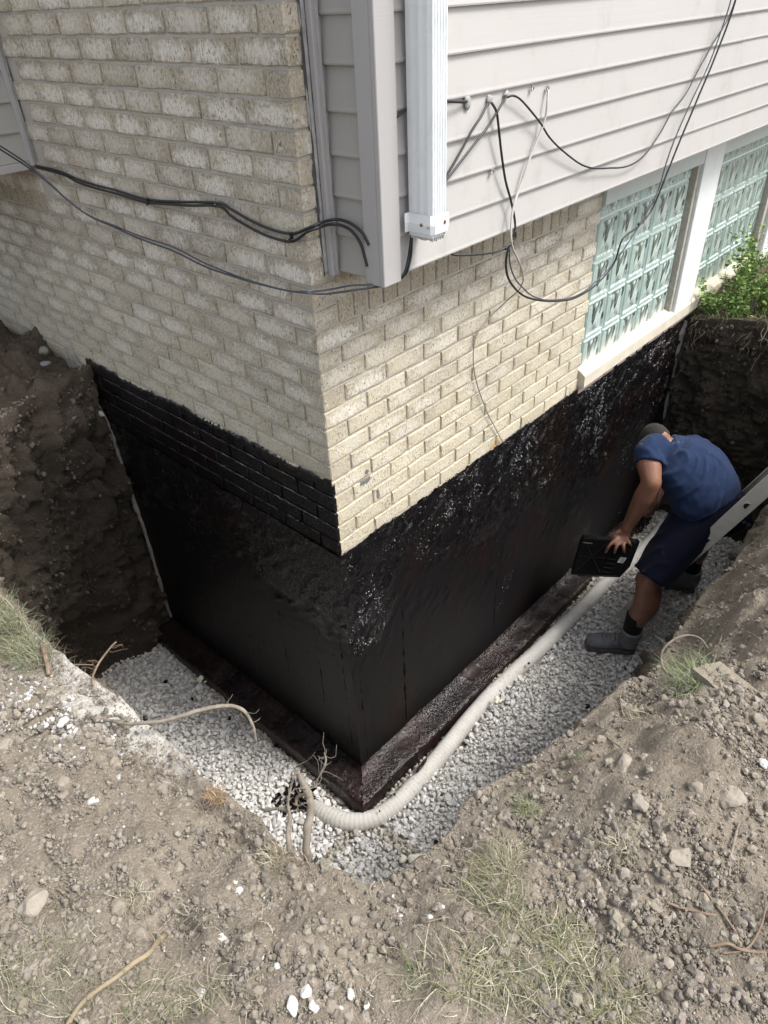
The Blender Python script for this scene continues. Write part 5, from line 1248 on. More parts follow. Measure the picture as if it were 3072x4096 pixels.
# ------------------------------------------------------------ STICKS AND ROOTS
def wood(name, c1_, c2_): return simple(name, c1_, .85, var=.35, vs=70, bump=.8, bs=160, dirt=(c2_, .6))
BARK = wood('grey_root_bark', (.215, .185, .145), (.10, .08, .06)); ROOTM = wood('brown_root', (.22, .16, .11), (.12, .08, .06)); STRAWW = wood('pale_broken_wood', (.27, .215, .14), (.13, .10, .065))
def stick(name, pix, rads, mat, label, cat='root', twigs=0, seed=1, zoff=None, end=None):
    """pix: (x, y, z) with z the height of the point"""
    P = [HZ(x * D, y * D, z) for x, y, z in pix]; Pm = smooth_path(P, 7); R = np.interp(np.linspace(0, 1, len(Pm)), np.linspace(0, 1, len(rads)), rads)
    Pm = Pm + np.column_stack([fbm(Pm + k, 30, 2, seed + k) for k in range(3)]) * R[:, None] * .5; R = R * (1 + .15 * vnoise(Pm, 60, seed))
    root = tubes_obj(name, [(Pm, R)], mat, None, 9); tag(root, label, cat)
    rr_ = np.random.RandomState(seed)
    for _ in range(twigs):
        i = rr_.randint(2, len(Pm) - 1); p = Pm[i]; d_ = nrmz(rr_.normal(size=3) + [0, 0, .1]); L_ = rr_.uniform(.02, .06); q_ = [p]
        for k in range(4): d_ = nrmz(d_ + rr_.normal(size=3) * .35); q_.append(q_[-1] + d_ * L_ / 4)
        t_ = tubes_obj('rootlet', [(smooth_path(q_, 3), np.linspace(max(.0006, R[i] * .28), .0004, 13))], mat, None, 4); t_.parent = root
    return root
zr = -.585
stick('root', [(175, 1545, zr - .01), (230, 1555, zr + .01), (262, 1563, zr + .02), (310, 1562, zr + .03), (355, 1556, zr + .03), (400, 1545, zr + .03), (440, 1532, zr + .03), (490, 1523, zr + .02), (520, 1532, zr), (543, 1560, zr - .03), (555, 1602, zr - .08)], [.003, .0042, .0045, .0052, .0052, .0046, .0034], BARK, 'long curved grey root reaching over the gravel at the left', twigs=14, seed=11)
stick('root', [(664, 1865, -.64), (664, 1830, -.60), (667, 1790, -.57), (672, 1755, -.55), (672, 1728, -.53), (660, 1700, -.51), (646, 1672, -.50)], [.009, .0088, .0084, .0092, .0084, .0074, .0066], BARK, 'thick broken root standing upright at the near rim of the trench', twigs=5, seed=12)
stick('root', [(645, 1872, -.65), (625, 1835, -.60), (622, 1800, -.58), (626, 1765, -.56), (622, 1730, -.54), (628, 1700, -.53), (636, 1672, -.52), (638, 1650, -.51)], [.0065, .006, .005, .0042, .003, .0024, .0016, .001], BARK, 'thinner forked root standing left of the thick broken root', twigs=14, seed=13)
stick('root', [(573, 1752, -.58), (590, 1748, -.57), (608, 1746, -.56), (622, 1750, -.56)], [.004, .0038, .0036, .004], BARK, 'short side root pointing left over the black tar puddle', twigs=2, seed=14)
stick('root', [(640, 1740, -.55), (642, 1722, -.545), (655, 1716, -.54), (668, 1718, -.54)], [.003, .0034, .0036, .004], ROOTM, 'curved bridge root between the two standing roots', twigs=4, seed=15)
stick('root', [(684, 1692, -.60), (690, 1675, -.58), (700, 1655, -.56), (704, 1640, -.55), (700, 1626, -.545)], [.0016, .002, .0024, .002, .001], BARK, 'thin forked twig rising in front of the tarred footing corner', twigs=14, seed=16)
stick('root', [(198, 1490, -.60), (201, 1462, -.58), (210, 1440, -.56), (222, 1420, -.55), (238, 1400, -.53), (251, 1386, -.52)], [.002, .0022, .003, .003, .0026, .0024], ROOTM, 'hairy brown root sticking up at the left rim', twigs=22, seed=17)
stick('root', [(105, 1458, -.58), (100, 1430, -.57), (96, 1405, -.56), (92, 1390, -.56)], [.006, .006, .0055, .005], ROOTM, 'stubby brown root under the grass at the left rim', twigs=8, seed=18)
stick('root', [(142, 1438, -.95), (170, 1436, -.95), (200, 1436, -.95)], [.0018, .0024, .002], BARK, 'pale straight rootlet sticking out of the dark left bank', twigs=1, seed=19)
stick('stick', [(x, y, on_ground(x, y)[2] + .008 + (.012 if 0 < i < 6 else 0)) for i, (x, y) in enumerate([(140, 2222), (175, 2170), (215, 2135), (260, 2105), (300, 2072), (330, 2047), (358, 2022)])], [.004, .0046, .0045, .0045, .005, .0055, .0065], STRAWW, 'broken brown branch with a torn yellow end lying at the lower left', 'stick', 4, 20)
stick('root', [(1441, 1456, -.80), (1428, 1430, -.78), (1434, 1402, -.75), (1455, 1382, -.73), (1485, 1372, -.72), (1513, 1380, -.72), (1530, 1400, -.73)], [.0036, .004, .004, .0036, .003, .0026, .002], BARK, 'arched grey root beside the wilted green weed', twigs=6, seed=21)
def gstick(pts, r_, mat, label, seed=1, name='stick', tw=1, cat='stick'):
    pix = [];
    for x, y in pts: p = on_ground(x, y); pix.append((x, y, p[2] + r_[0] * .8 + .004))
    return stick(name, pix, r_, mat, label, cat, tw, seed)
gstick([(1575, 1892), (1580, 1850), (1588, 1810), (1596, 1780)], [.0024, .0026, .0024], BARK, 'pale straight stick pointing up the slope right of the big clods', 31)
gstick([(1508, 1905), (1540, 1945), (1572, 1990), (1605, 2035)], [.0022, .0024, .002], ROOTM, 'dark thin stick slanting down the bare slope at the right', 32)
gstick([(1440, 1950), (1490, 1965), (1530, 1975), (1560, 1978)], [.0024, .003, .0024], ROOTM, 'reddish stick lying flat left of the slanting dark stick', 33)
gstick([(1290, 1555), (1310, 1590), (1345, 1618), (1370, 1632)], [.0016, .002, .0018], STRAWW, 'pale looping rootlet on the bank edge below the man', 34, 'root', 5, 'root')
gstick([(1560, 1370), (1545, 1420), (1530, 1460), (1520, 1500)], [.002, .0022, .0018], BARK, 'thin stem lying near the half buried paving brick', 35)
gstick([(1655, 1960), (1640, 2010), (1610, 2050), (1560, 2060)], [.002, .0022, .0018], ROOTM, 'curved dark root at the right edge of the ground', 36, 'root', 3, 'root')
gstick([(1530, 2045), (1570, 2040), (1600, 2052), (1650, 2058)], [.0026, .003, .0026], ROOTM, 'dead twig crossing the curved dark root at the right edge', 37)
gstick([(1340, 1500), (1345, 1540), (1365, 1570)], [.0018, .002, .0018], STRAWW, 'short upright rootlet at the rim left of the wilted weed', 39, 'root', 2, 'root')
gstick([(880, 1790 + 210), (930, 1990), (990, 1975)], [.0012, .0014, .0012], STRAWW, 'fine straw rootlet above the grass at the lower middle', 40, 'root', 2, 'root')

# ------------------------------------------------------------ STONES, CLODS, BRICKS ON THE GROUND
DIRTM = tint_mat('crumbly_soil', .95, .3, 110, .2)
WSTM = simple('white_limestone', (.52, .515, .49), .85, var=.12, vs=60, bump=.8, bs=140, dirt=((.45, .42, .37), .5)); ROCKM = simple('tan_rock', (.28, .248, .20), .9, var=.3, vs=50, bump=1, bs=90); CLODM = simple('soil_clod', (.24, .208, .165), .95, var=.35, vs=60, bump=1, bs=120)
I2 = ico(3)
def rock(name, x, y, wpx, mat, label, cat, group=None, seed=0, asp=(1, .75, .6), rotz=None, rough_=.25, zoff=.2):
    p = on_ground(x, y); dist = np.linalg.norm(p - CP); r_ = wpx * D / CF * dist / 2; rr_ = np.random.RandomState(seed + 77)
    v = stone_variants(I2, 1, seed + 5, jit=.02)[0][0]; v = v / np.abs(v).max(0) * np.array(asp) * r_; v = v * (1 + fbm(v / r_, 1.6, 2, seed)[:, None] * rough_ * 1.3 + fbm(v / r_, 6, 2, seed)[:, None] * .05)
    a = rr_.uniform(0, 6.28) if rotz is None else rotz; c, s_ = math.cos(a), math.sin(a); v = np.column_stack([v[:, 0] * c - v[:, 1] * s_, v[:, 0] * s_ + v[:, 1] * c, v[:, 2]])
    v = v + p + np.array([0, 0, r_ * asp[2] * zoff])
    me = mesh_np(name, v, I2[1], False); me.materials.append(mat); o = bpy.data.objects.new(name, me); COL.objects.link(o); return tag(o, label, cat, group)
WS = [(203, 1732, 24, 'smooth oval white stone alone on the left soil'), (312, 1745, 20, 'flat white stone right of the smooth oval one'), (527, 1860, 18, 'white stone at the near rim left of the gravel'), (516, 1932, 22, 'larger of two white stones touching each other at centre left'), (507, 1908, 14, 'smaller of two white stones touching each other at centre left'), (483, 2032, 26, 'tall white stone standing on edge at lower left of centre'), (605, 2092, 22, 'white stone beside the soft mound at the bottom'), (663, 2137, 30, 'biggest white stone at the bottom middle'), (633, 2172, 32, 'broad white stone below the biggest white stone'), (677, 2172, 24, 'round white stone right of the broad white stone'), (757, 2147, 20, 'pointed white stone above the dirt clods at the bottom'), (435, 2142, 20, 'white stone in the grass at the lower left'), (791, 2172, 14, 'small white stone right of the bottom clods'), (763, 2060 + 130, 12, 'tiny white stone at the bottom edge'), (954, 1960, 22, 'white stone topmost of the trio left of the grass'), (931, 1984, 20, 'white stone in the middle of the trio left of the grass'), (866, 1985, 16, 'small white stone left of the trio'), (870, 2025, 16, 'white stone lowest of the group left of the grass'), (35, 1500, 18, 'flat white stone near the grass at the left edge'), (27, 1622, 16, 'white stone at the far left edge of the soil'), (110, 1492, 20, 'white stone at the head of the limestone spill'), (95, 1505, 12, 'small white stone beside the head of the limestone spill'), (163, 1583, 20, 'white lump low in the limestone spill'), (152, 1570, 14, 'bright chip between lumps of the limestone spill'), (138, 1560, 26, 'long white stone in the limestone spill'), (1378, 1838, 18, 'white stone left of the pale straight stick'), (1480, 1810 + 480, 14, 'white stone at the bottom right'), (980 + 395, 1835 - 155, 20, 'white stone beside the big pale rock'), (1648, 1650, 22, 'white stone at the right edge near the paving brick'), (1625, 1400, 20, 'pale stone at the right edge above the paving brick'), (1335, 1988, 14, 'small white stone on the crumbly slope'), (740, 2062 + 120, 16, 'white chip near the grass at the bottom left'), (1300, 1845, 16, 'whitish stone under the grass tuft'), (1215, 1862, 14, 'white chip lying in the middle of the crumbly slope'), (860, 1965, 12, 'tiny chip near the first of the trio')]
for i, (x, y, wpx, lb_) in enumerate(WS): rock('white_stone', x, y, wpx * 1.05, WSTM, lb_, 'stone', 'white stones scattered on the soil', i, (1, .72, .55), rough_=.12)
CL = [(1578, 1725, 62, 'largest pale rock on the right slope', ROCKM), (1468, 1850, 58, 'second pale rock left of the largest', ROCKM), (1505, 1700, 40, 'brown clod right above the second pale rock', CLODM), (1380, 1735, 42, 'flat clod by the grass tuft on the right slope', ROCKM), (1350, 1660, 60, 'broad pale slab of soil near the bank edge', ROCKM), (1510, 1980, 34, 'clod low on the right slope', CLODM), (1415, 1960, 32, 'rounded clod left of the slanting stick', CLODM), (1300, 1940, 30, 'rounded clod in the middle of the right slope', CLODM), (50, 1555, 34, 'yellowish rock at the left edge', ROCKM), (112, 1605, 38, 'yellowish flat rock below the limestone spill', ROCKM), (8, 1610, 40, 'ochre rock cut by the left edge', ROCKM), (40, 1600, 24, 'grey stone beside the ochre rock', CLODM), (260, 1955, 44, 'clod half sunk in the crumbly soil at the left', CLODM), (690, 2060, 46, 'soft brown mound of soil near the bottom middle', CLODM), (715, 2175, 36, 'clod left of the bottom row of clods', CLODM), (750, 2190, 40, 'clod in the middle of the bottom row', CLODM), (785, 2200, 34, 'clod right of the bottom row', CLODM), (560, 2150, 40, 'flat clod left of the white stones at the bottom', CLODM), (250, 1650, 34, 'clod under the long curved root', CLODM), (135, 1690, 40, 'clod among crumbs at the left', CLODM), (380, 1880, 34, 'clod on the slope right of the oval stone', CLODM), (640, 1980, 32, 'pale clod beside the two touching white stones', ROCKM), (520, 2010, 30, 'brown clod above the tall white stone', CLODM), (1600, 1990, 26, 'pebbly clod at the right edge', CLODM), (1105, 2025, 30, 'oval clod above the lower grass', CLODM), (1000, 1930, 34, 'clod at the upper end of the grass strip', CLODM), (1230, 1790, 30, 'clod right of the green grass tuft', CLODM), (70, 1950, 60, 'large sunken pale stone at the lower left', ROCKM), (300, 2055 - 30, 50, 'wide sunken clod above the broken branch', CLODM), (1640, 1560, 36, 'clod above the right end of the paving brick', CLODM)]
for i, (x, y, wpx, lb_, m_) in enumerate(CL): rock('soil_clod' if m_ is CLODM else 'rock', x, y, wpx * .9, m_, lb_, 'clod' if m_ is CLODM else 'rock', None, 40 + i, (1, .8, .62), rough_=.15, zoff=.05)
# further clods picked out singly, alike to one another
LMK = [(x, y, l.split(' scattered')[0]) for x, y, _, l in WS] + [(x, y, l) for x, y, _, l, _m in CL]
used_l = set()
for i in range(80):
    while True:
        x, y = rng.uniform(5, 1655), rng.uniform(1500, 2205)
        p = on_ground(x, y); a_ = math.atan2(p[1] - C0[1], p[0] - C0[0])
        ax_ = a_ if a_ <= au[0] + .05 else a_ - 2 * math.pi
        if ax_ < au.min() - .5: ax_ += 2 * math.pi
        if math.hypot(p[0] - C0[0], p[1] - C0[1]) > np.interp(ax_, au[order], dl[order]) + .03: break
    wpx_ = rng.uniform(13, 25); lm = sorted(LMK, key=lambda t: math.hypot(t[0] - x, t[1] - y)); lab_ = None
    for t in lm[:6]:
        dx_, dy_ = x - t[0], y - t[1]; dist_ = math.hypot(dx_, dy_)
        rel_ = ('right of' if dx_ > 0 else 'left of') if abs(dx_) > abs(dy_) else ('below' if dy_ > 0 else 'above')
        for sz_ in ('small', 'tiny') if wpx_ < 18 else ('rounded', 'plump'):
            w_ = [q_ for q_ in t[2].split() if q_][:9]; c_ = f"{sz_} brown clod {'just ' if dist_ < 60 else ''}{rel_} the " + ' '.join(w_)
            if c_ not in used_l: lab_ = c_; break
        if lab_: break
    if lab_ is None: continue
    used_l.add(lab_)
    rock('soil_clod', x, y, wpx_, CLODM, lab_, 'clod', 'small clods in the loose soil', 200 + i, (1, .85, .7), rough_=.16, zoff=.1)
# half buried paving brick and a flat slab
def tilted_box(name, corner_px, size, mat, label, cat, tilt):
    pass
p0 = on_ground(1575, 1495); pv_ = empty('paving_brick', tuple(p0), 'dusty brick half buried in the right-hand soil', 'brick')
bm = bmesh.new(); box_bm(bm, (-.048, -.10, -.05), (.048, .10, .012)); bmesh.ops.subdivide_edges(bm, edges=bm.edges, cuts=3, use_grid_fill=True)
for v_ in bm.verts: v_.co += Vector((rng.uniform(-1, 1), rng.uniform(-1, 1), rng.uniform(-1, 1))) * .0018
PAV = simple('dusty_paving_brick', (.24, .205, .16), .95, var=.3, vs=40, bump=1, bs=120, dirt=((.15, .12, .095), .8))
a_, b_2 = HZ(2889, 2716, p0[2] + .02), HZ(3017, 2868, p0[2] + .0); dirb = nrmz(b_2 - a_)
mt = Matrix.Translation(Vector((a_ + b_2) / 2 + np.array([.03, .012, -.022]) * 1.0)) @ Matrix.Rotation(math.atan2(dirb[1], dirb[0]) - math.pi / 2, 4, 'Z') @ Matrix.Rotation(R_(-10), 4, 'Y') @ Matrix.Rotation(R_(6), 4, 'X')
bmesh.ops.transform(bm, matrix=mt, verts=bm.verts)
bpy.data.objects.remove(pv_); o = bm_obj('paving_brick', bm, PAV, None, bevel=0); tag(o, 'dusty brick half buried in the right-hand soil', 'brick')
pa_, pb_ = on_ground(1327, 2117), on_ground(1405, 2070); ce = (pa_ + pb_) / 2; db = nrmz(pb_ - pa_)
bm = bmesh.new(); L2 = np.linalg.norm(pb_ - pa_) / 2; box_bm(bm, (-L2, .0, -.03), (L2, .10, .004)); bmesh.ops.subdivide_edges(bm, edges=bm.edges, cuts=3, use_grid_fill=True)
for v_ in bm.verts: v_.co += Vector((rng.uniform(-1, 1), rng.uniform(-1, 1), rng.uniform(-1, 1))) * .0018
bmesh.ops.transform(bm, matrix=Matrix.Translation(Vector(ce)) @ Matrix.Rotation(math.atan2(db[1], db[0]), 4, 'Z') @ Matrix.Rotation(R_(-16), 4, 'X'), verts=bm.verts)
o = bm_obj('paving_slab', bm, PAV, None); tag(o, 'edge of a flat slab showing in the bare soil at the lower right', 'slab')
p = HX(98 * D, 752 * D, -.12); 
blob('rock', HZ(95 * D, 757 * D, -.545), .032, simple('pale_green_grey_rock', (.25, .245, .20), .9, var=.3, bump=1), 'pale rock lying on the soil against the left brick wall', 'rock', (.75, 1, .8), 31)
blob('rock', HZ(98 * D, 785 * D, -.555), .022, simple('slate_chip', (.22, .23, .24), .8, var=.2), 'slate grey chip below the pale rock by the left wall', 'rock', (1.2, 1, .4), 33)
blob('white_stone', HX(218 * D, 893 * D, -.03), .024, WSTM, 'white stone wedged in the bank beside the left tar edge', 'stone', (.6, 1.2, .6), 35)
# crumbs: uncountable
def outside_rim(P):
    a = np.arctan2(P[:, 1] - C0[1], P[:, 0] - C0[0]); a = np.where(a > au[0] + .05, a - 2 * np.pi, a); a = np.where(a < au.min() - .5, a + 2 * np.pi, a)
    return np.hypot(P[:, 0] - C0[0], P[:, 1] - C0[1]) - np.interp(a, au[order], dl[order])
def proj_np(P): c = (P - CP) @ CR.T; return np.column_stack([1536 + CF * c[:, 0] / c[:, 2], 2048 + CF * c[:, 1] / c[:, 2], c[:, 2]])
def ground_points(n, seed, margin=500, x0=-1.9, x1=1.9, y0=-2.0, y1=1.6, rimgap=.0):
    r = np.random.RandomState(seed); P = np.column_stack([r.uniform(x0, x1, n), r.uniform(y0, y1, n), np.full(n, -.65)]); pj = proj_np(P)
    k = (pj[:, 2] > .2) & (pj[:, 0] > -margin) & (pj[:, 0] < 3072 + margin) & (pj[:, 1] > -margin) & (pj[:, 1] < 4096 + margin); P = P[k]; k = outside_rim(P) > rimgap; P = P[k]
    P[:, 2] = [gz(x, y) for x, y in P[:, :2]]; return P
def ground_xy(n, seed, margin, x0=-1.9, x1=1.9, y0=-2.0, y1=1.6):
    r = np.random.RandomState(seed); P = np.column_stack([r.uniform(x0, x1, n), r.uniform(y0, y1, n), np.full(n, -.65)]); pj = proj_np(P)
    P = P[(pj[:, 2] > .2) & (pj[:, 0] > -margin) & (pj[:, 0] < 3072 + margin) & (pj[:, 1] > -margin) & (pj[:, 1] < 4096 + margin)]; return P[outside_rim(P) > 0]
P = ground_xy(1800000, 21, 240); r_ = np.random.RandomState(4)
dens = fbm(P * np.array([1, 1, 0]), 3.2, 3, 811); ro = outside_rim(P)
# trodden bare patches: lower right corner, smooth lip of the rim
bare = sstep(.0, .09, ro) * (1 - .6 * np.exp(-(((P[:, 0] + .35) / .35) ** 2 + ((P[:, 1] + 1.75) / .25) ** 2)))
k = r_.rand(len(P)) < np.clip(.55 + .55 * dens, .12, 1) * (.25 + .75 * bare) * (.55 + .45 * sstep(-2.1, -1.2, P[:, 1])) * .72; P = P[k]; n = len(P)
P[:, 2] = [gz(x, y) for x, y in P[:, :2]]
sz = np.clip(r_.pareto(2.7, n) * .0021 + .0016, 0, .0115); sz *= .72 + .45 * sstep(-.3, .5, fbm(P * np.array([1, 1, 0]), 4, 2, 821))
tc = r_.uniform(.17, .33, n); whi = r_.rand(n) < .010
cc = np.column_stack([tc, tc * r_.uniform(.86, .91, n), tc * r_.uniform(.69, .77, n)]); cc[whi] = r_.uniform(.45, .6, (whi.sum(), 1)) * np.array([1, .99, .96]); sz[whi] = np.minimum(sz[whi], .0045)
# limestone spill on the left
sp = np.exp(-(((P[:, 0] + 1.10) / .10) ** 2 + ((P[:, 1] + .06) / .20) ** 2)); kk = r_.rand(n) < sp * .38; sz[kk] = np.minimum(sz[kk], .008); cc[kk] = r_.uniform(.42, .60, (kk.sum(), 1)) * np.array([1, .99, .96])
P[:, 2] += sz * .30
DIRTI = inst_version(DIRTM)
o = scatter_inst('soil_crumbs', P, sz, cc, DIRTI, 22, .9, 14, 1.15, I1, .5); tag(o, kind='stuff', label='crumbs and pebbles of grey brown soil strewn over the ground'); print('crumbs', n)
# crumbs on the lower soil behind the far ends
P = ground_points(5000, 23, 300, 2.9, 4.2, -1.4, .0); r_ = np.random.RandomState(8); n = len(P)
P2_ = np.column_stack([r_.uniform(-.8, -.01, 2500), r_.uniform(1.5, 2.9, 2500), np.zeros(2500)]); P2_ = P2_[outside_rim(P2_) > 0]; P2_[:, 2] = [gz(x, y) for x, y in P2_[:, :2]]; P = np.vstack([P, P2_]); n = len(P)
tc = r_.uniform(.06, .2, n); sz = np.clip(r_.pareto(2.3, n) * .003 + .003, 0, .016); o = scatter_inst('soil_crumbs', P, sz, np.column_stack([tc, tc * .84, tc * .68]), DIRTI, 24, .9, 10, 1.1, I0, .4); tag(o, kind='stuff', label='dark crumbs of topsoil beside the house walls')

GRM = tint_mat('grass_blades', .7, .15, 60, .3)
def hang(name, P, seed, l0, l1, w_, cols, label):
    r = np.random.RandomState(seed); tubes = []
    n = len(P); NSEG = 5; V = np.zeros((n, 12, 3)); pos = P.copy(); d_ = np.column_stack([r.uniform(-1, -.1, n), r.uniform(-.6, .6, n), r.uniform(-.9, .2, n)]); L_ = r.uniform(l0, l1, n)
    for s_ in range(6):
        V[:, s_ * 2] = pos + [0, w_, 0]; V[:, s_ * 2 + 1] = pos - [0, w_, 0]; d_ = d_ + r.normal(0, .5, (n, 3)) + [0, 0, -.3]; d_ /= np.linalg.norm(d_, axis=1)[:, None]; pos = pos + d_ * (L_ / 5)[:, None]
    F = np.array([[s_ * 2, s_ * 2 + 1, s_ * 2 + 3, s_ * 2 + 2] for s_ in range(5)]); F = (F[None] + (np.arange(n) * 12)[:, None, None]).reshape(-1, 4)
    cs = np.array(cols)[r.randint(0, len(cols), n)] * r.uniform(.7, 1.2, (n, 1)); me = mesh_np(name, V.reshape(-1, 3), F, True, np.repeat(cs, 12, 0)); me.materials.append(GRM); o = bpy.data.objects.new(name, me); COL.objects.link(o); tag(o, label, kind='stuff')
wv = GN[8:NW - 2]; wx = wv[..., 0]; wy = wv[..., 1]; selw = np.where(((wy > 1.15) & (wx < -.02)) | ((wx > 2.7) & (wy < -.03)) | ((wx > .9) & (wy < -.8) & (wv[..., 2] > -1.9)))
r_ = np.random.RandomState(15); pk = r_.choice(len(selw[0]), 24000); P = wv[selw[0][pk], selw[1][pk]] + r_.normal(0, .004, (24000, 3)); P = P[fbm(P, 7, 3, 17) > -.2]; n = len(P)
dk = sstep(-.6, -1.2, P[:, 2]); tc = r_.uniform(.09, .30, n) * (1 - .55 * dk); sz = np.clip(r_.pareto(2.4, n) * .003 + .0025, 0, .015)
o = scatter_inst('wall_crumbs', P, sz, np.column_stack([tc, tc * .87, tc * .71]), DIRTI, 25, 1.2, 12, 1.1, I1, .5); tag(o, kind='stuff', label='dark crumbs and small stones caught in the cut faces of the trench')
hang('rootlets', P[r_.rand(n) < .06], 69, .02, .09, .0006, [(.12, .09, .06), (.24, .19, .14)], 'torn hair roots in the dark cut faces')

# ------------------------------------------------------------ GRASS, ROOTLETS
def blades(name, P, seed, lmin, lmax, wid, lie, colset, label, kind='stuff', cat=None, curl=1.3, heading=None):
    r = np.random.RandomState(seed); n = len(P); NSEG = 5; V = np.zeros((n, (NSEG + 1) * 2, 3)); L_ = r.uniform(lmin, lmax, n); a = r.uniform(0, 2 * np.pi, n) if heading is None else r.normal(heading, .7, n)
    el = np.clip(r.normal(lie, .3, n), -.1, 1.5); pos = P.copy(); W_ = r.uniform(.6, 1.2, n) * wid; da = r.normal(0, curl, n) / NSEG; de = r.normal(-.9, .5, n) / NSEG
    zmin = P[:, 2] + .001
    for s_ in range(NSEG + 1):
        w_ = W_ * (1 - s_ / NSEG * .85); sx, sy = -np.sin(a), np.cos(a)
        V[:, s_ * 2] = pos + np.column_stack([sx * w_, sy * w_, w_ * .3]); V[:, s_ * 2 + 1] = pos - np.column_stack([sx * w_, sy * w_, -w_ * .3])
        st = L_ / NSEG; pos = pos + np.column_stack([np.cos(a) * np.cos(el) * st, np.sin(a) * np.cos(el) * st, np.sin(el) * st]); pos[:, 2] = np.maximum(pos[:, 2], zmin + .001); a = a + da; el = el + de
    F = np.array([[s_ * 2, s_ * 2 + 1, s_ * 2 + 3, s_ * 2 + 2] for s_ in range(NSEG)]); F = (F[None] + (np.arange(n) * (NSEG + 1) * 2)[:, None, None]).reshape(-1, 4)
    cs = np.array(colset)[r.randint(0, len(colset), n)] * r.uniform(.7, 1.25, (n, 1)); me = mesh_np(name, V.reshape(-1, 3), F, True, np.repeat(cs, (NSEG + 1) * 2, 0)); me.materials.append(GRM)
    o = bpy.data.objects.new(name, me); COL.objects.link(o); tag(o, label, cat, kind=kind); return o
STRAW = [(.30, .265, .18), (.38, .345, .24), (.22, .195, .13), (.46, .43, .33)]; GREEN = [(.10, .13, .055), (.15, .18, .085), (.21, .23, .13)]; MIX = STRAW + GREEN
def patch(polys, n, seed):
    """points on the ground inside ellipses (cx, cy, rx, ry, rot) of the photo"""
    r = np.random.RandomState(seed); out = []
    for i in range(n):
        cx, cy, rx, ry, ro_ = polys[r.randint(len(polys))]; t = r.uniform(0, 6.28); q_ = math.sqrt(r.uniform(0, 1)) * (1 if r.rand() < .85 else 1.25); x, y = rx * q_ * math.cos(t), ry * q_ * math.sin(t); c, s_ = math.cos(ro_), math.sin(ro_)
        p = on_ground(cx + x * c - y * s_, cy + x * s_ + y * c); out.append(p)
    P = np.array(out); return P[outside_rim(P) > -.01]
blades('grass', patch([(25, 1385, 55, 55, .5), (10, 1340, 45, 45, .8), (70, 1420, 40, 30, .5)], 1500, 31), 32, .03, .085, .0009, .8, GREEN + STRAW[:2] + [(.30, .34, .24)], 'tangle of grey green grass overhanging the left rim')
blades('grass', patch([(300, 2160, 190, 60, -.2), (90, 2060, 120, 90, .4), (380, 2180, 120, 50, 0), (30, 2150, 60, 80, 0)], 1300, 33), 34, .025, .08, .0007, .2, STRAW + [STRAW[2]] * 3 + GREEN[:2], 'thin dry grass over the lower left soil')
blades('grass', patch([(1160, 2010, 170, 35, .55), (1270, 2070, 120, 45, .7), (1110, 2075, 120, 40, .2), (960, 2120, 100, 50, 0), (1045, 1930, 70, 40, .5), (1200, 2165, 150, 50, .1), (1330, 2170, 45, 50, .5), (1085, 1880, 45, 40, 1.), (1085, 1880, 30, 30, 1.)], 2300, 35), 36, .03, .08, .0009, .22, STRAW + [STRAW[2]] * 2 + [(.20, .20, .10), (.15, .17, .08), (.10, .12, .05), (.22, .21, .12), (.12, .14, .06)], 'mat of cut dry and green grass at the lower middle')
blades('grass', patch([(40, 690, 60, 40, .6), (20, 760, 50, 50, .3)], 420, 37), 38, .03, .08, .0014, .2, [(.30, .24, .13), (.22, .18, .10), (.16, .17, .07)], 'dry grass on the soil beside the left brick wall')
blades('grass', patch([(830, 1700 + 300, 700, 200, 0)], 900, 39), 40, .015, .05, .0006, .15, STRAW, 'sparse straw strewn over the loose soil')
def tuft(x, y, r_px, n_, label, seed, cols=MIX, h=(.015, .045), lie=.7):
    blades('grass_tuft', patch([(x, y, r_px, r_px * .8, 0)], n_, seed), seed + 1, h[0], h[1], .0009, lie, cols, label, None, 'grass')
tuft(1140, 1748, 22, 260, 'small green grass tuft on the soil near the bend of the pipe', 51, GREEN + STRAW[:1])
tuft(1340, 1835, 26, 150, 'dry straw tuft in the middle of the right slope', 52, STRAW, (.02, .05))
tuft(1378, 1548, 20, 90, 'pale dry tuft on the bank edge below the man', 53, STRAW, (.02, .05), .6)
tuft(470, 1722, 22, 130, 'reddish dry tuft at the rim right of the curved root', 54, [(.25, .17, .10), (.34, .25, .15)])
tuft(590, 1860, 26, 140, 'dry tuft at the foot of the standing roots', 55, STRAW)
tuft(1250, 1640, 16, 60, 'sprig of green leaves near the bank edge', 56, GREEN)
tuft(1500, 1470, 40, 300, 'wilted green weed with pale stems drooping on the right bank', 57, GREEN + GREEN + [(.18, .23, .10), (.30, .35, .20)], (.05, .13), .5)
tuft(290, 1970 - 20, 30, 90, 'dry grass clump in the crumbs at the left', 58, STRAW, (.02, .05))
tuft(1100, 1830 + 40, 30, 200, 'upper dry tuft at the head of the grass strip', 59, STRAW)
ROOTC = [(.16, .11, .08), (.26, .2, .15), (.1, .07, .05)]
blades('rootlets', patch([(1500, 1540, 150, 130, .3), (1560, 1340, 110, 90, 0), (150, 1420, 60, 40, 0), (640, 1850, 60, 30, 0), (330, 1660, 60, 20, .5), (200, 1500, 60, 40, 0)], 900, 61), 62, .015, .07, .0006, .4, ROOTC + STRAW[:1], 'fine brown rootlets sticking out of the soil', curl=2.5)
